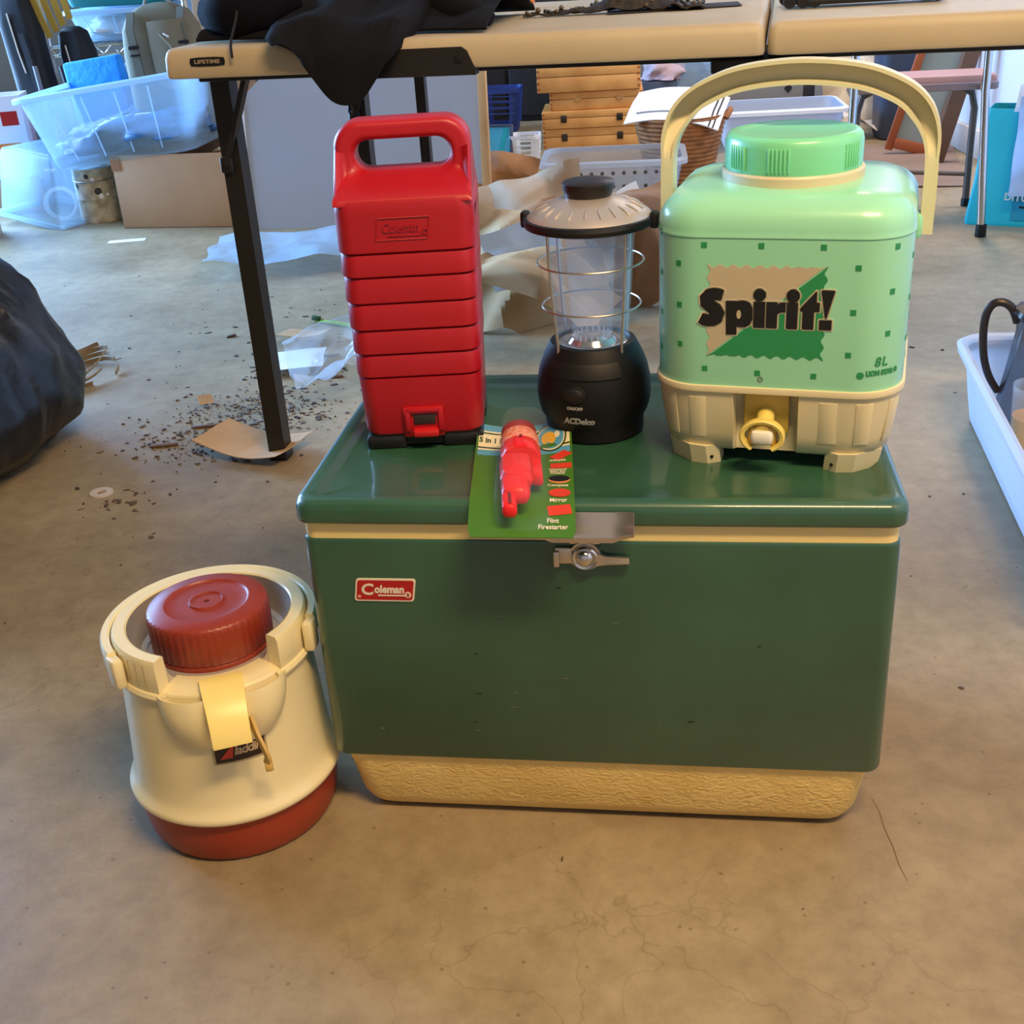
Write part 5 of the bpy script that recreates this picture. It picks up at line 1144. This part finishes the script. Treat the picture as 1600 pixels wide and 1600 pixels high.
for s in (-1, 1):
    x = .79+s*.175; m = MB(); m.tube([(.79+s*.06, 2.985, .372), (.79+s*.12, 2.99, .368), (x-.012*s, 2.99, .345), (x, 2.99, .30), (x, 2.992, .20), (x+.003*s, 2.995, .02)], .011, 10); l = obj('rear_leg', m, M_browntube, ss)
    m = MB(); m.lathe([(0, 0), (.013, 0), (.014, .02), (.011, .025)], 12, c=(x+.003*s, 2.995, 0)); obj('rubber_foot', m, M_blackrub, l)
m = MB(); m.tube([(.615, 2.994, .10), (.79, 3.03, .105), (.965, 2.994, .10)], .008, 8); obj('rear_brace', m, M_browntube, ss)
# turquoise bag with paper
tg = thing('shopping_bag', 'turquoise woven shopping bag with pale paper sticking out', 'shopping bag', (1.105, 2.76, 0), -22)
def tring(hx, hy, z): return rrect(hx, hy, .01, z, 3)
m = MB(); m.rings([tring(.165, .085, 0), tring(.168, .088, .01), tring(.160, .080, .12), tring(.150, .070, .24), tring(.142, .060, .33), tring(.139, .057, .33), tring(.147, .067, .24), tring(.157, .077, .12), tring(.16, .08, .012)]); m.warp(lambda x, y, z: (x+.006*nz(y*20, z*14, 0, 3), y+.008*nz(x*14, z*12, 0, 5), z)); obj('bag_body', m, M_tealbag, tg, 50)
m = MB(); m.box((.06, -.0865, .075), (.20, .003, .11), 0, Matrix.Rotation(R(-4), 3, 'X')); obj('lower_panel', m, mat('deep turquoise print', (14, 134, 156), .5), tg)
obj('lettering', on_front(text_mb('DITCH', .030, .0006, .0004, width=.085), -.02, -.0905, .085, -3), M_print_white, tg, smooth=False)
m = MB(); m.box((.02, -.0895, .055), (.08, .001, .006), 0, Matrix.Rotation(R(6), 3, 'Y')); obj('printed_line', m, M_print_black, tg)
m = MB(); m.prism([(.02, .10), (.16, .11), (.15, .17), (.07, .14)], -.083, -.080); obj('green_print', m, M_darkgreen, tg)
for s in (-1, 1):
    m = MB(); m.tube([(-.06, s*.06, .31), (-.05, s*.062, .39), (0, s*.055, .42), (.05, s*.062, .39), (.06, s*.06, .31)], .003, 4, sq=(.010, .0018)); obj('handle', m, M_white, tg)
crumple('wrapping_paper', 'pale blue paper sheet hanging from the turquoise bag', 'paper', .17, .26, (1.10, 2.640, .235), (R(80), 0, R(-22)), M_bluepaper, 51, .02, .001)

# ------------------------------------------------------------------ tub of glassware at the right
rt = thing('white_tub', 'low frosted white tub of glassware at the right edge', 'tub', (.785, .785, 0), -2)
def uring(hx, hy, z, r=.06): return rrect(hx, hy, r, z, 7)
m = MB(); m.rings([uring(.176, .42, .0), uring(.183, .427, .004), uring(.190, .435, .05), uring(.20, .447, .135), uring(.197, .444, .135), uring(.187, .432, .05), uring(.178, .42, .008)]); obj('body', m, M_frost, rt, 40)
m = MB(); m.rings([uring(.198, .445, .122), uring(.211, .460, .126), uring(.214, .463, .140), uring(.207, .455, .146), uring(.198, .445, .142), uring(.198, .445, .122)], False, False); obj('rim', m, mat('frosted rim', (236, 242, 250), .3, alpha=.92), rt)
pw = thing('pewter_pitcher', 'tall pewter pitcher with dark curled handle in the tub', 'pitcher', (.684, 1.125, .010), rot=(R(4), R(5), R(-10)))
m = MB(); m.lathe([(0, 0), (.045, 0), (.048, .006), (.040, .03), (.036, .10), (.033, .18), (.036, .205), (.041, .212), (.038, .213), (.031, .18), (.034, .10), (.036, .03), (0, .02)], 40, fr=lambda a, k: 1+.03*math.cos(a*10)); obj('body', m, M_pewter, pw, 50)
m = MB(); m.tube(soft([(-.034, 0, .195), (-.045, 0, .218), (-.062, 0, .229), (-.080, 0, .226), (-.089, 0, .205), (-.086, 0, .165), (-.076, 0, .12), (-.060, 0, .085), (-.040, 0, .06)]), lambda f: .0080-.0015*f, 10); obj('handle', m, M_bronze, pw)
m = MB(); m.lathe([(.039, .205), (.046, .214), (.043, .222), (.02, .232), (.010, .235), (.011, .245), (0, .25)], 28, fr=lambda a, k: 1+.05*math.cos(a*8)); obj('lid', m, M_bronze, pw)
for i, (x, y, lbl) in enumerate(((.675, .97, 'clear glass with amber contents nearest the tub rim'), (.77, 1.00, 'clear glass tumbler with amber contents beside the pitcher'))):
    gj = thing('glass_tumbler', lbl, 'glass', (x, y, .012), group='glasses in the tub')
    m = MB(); m.lathe([(0, 0), (.034, 0), (.036, .004), (.042, .13), (.0405, .13), (.0345, .008), (0, .008)], 32); obj('glass', m, M_glassjar, gj)
    m = MB(); m.lathe([(0, .009), (.0338, .009), (.0375, .075), (0, .075)], 28); obj('contents', m, M_amber, gj)
for i, (x, y, c_) in enumerate(((.70, .72, 0), (.80, .80, 1))):
    vs_ = thing('glass_jar', ('clear glass jar lying low in the tub', 'second clear glass jar beside the amber tumbler')[c_], 'jar', (x, y, .055), rot=(R(90), 0, R(20+40*c_)), group='jars in the tub')
    m = MB(); m.lathe([(0, -.05), (.034, -.05), (.036, -.045), (.036, .03), (.028, .045), (.028, .06), (.026, .06), (.026, .045), (.034, .03), (.034, -.046), (0, -.046)], 28); obj('glass', m, M_glassjar, vs_)
    m = MB(); m.lathe([(.030, .046), (.030, .062), (0, .063)], 24); obj('lid', m, M_steel, vs_)
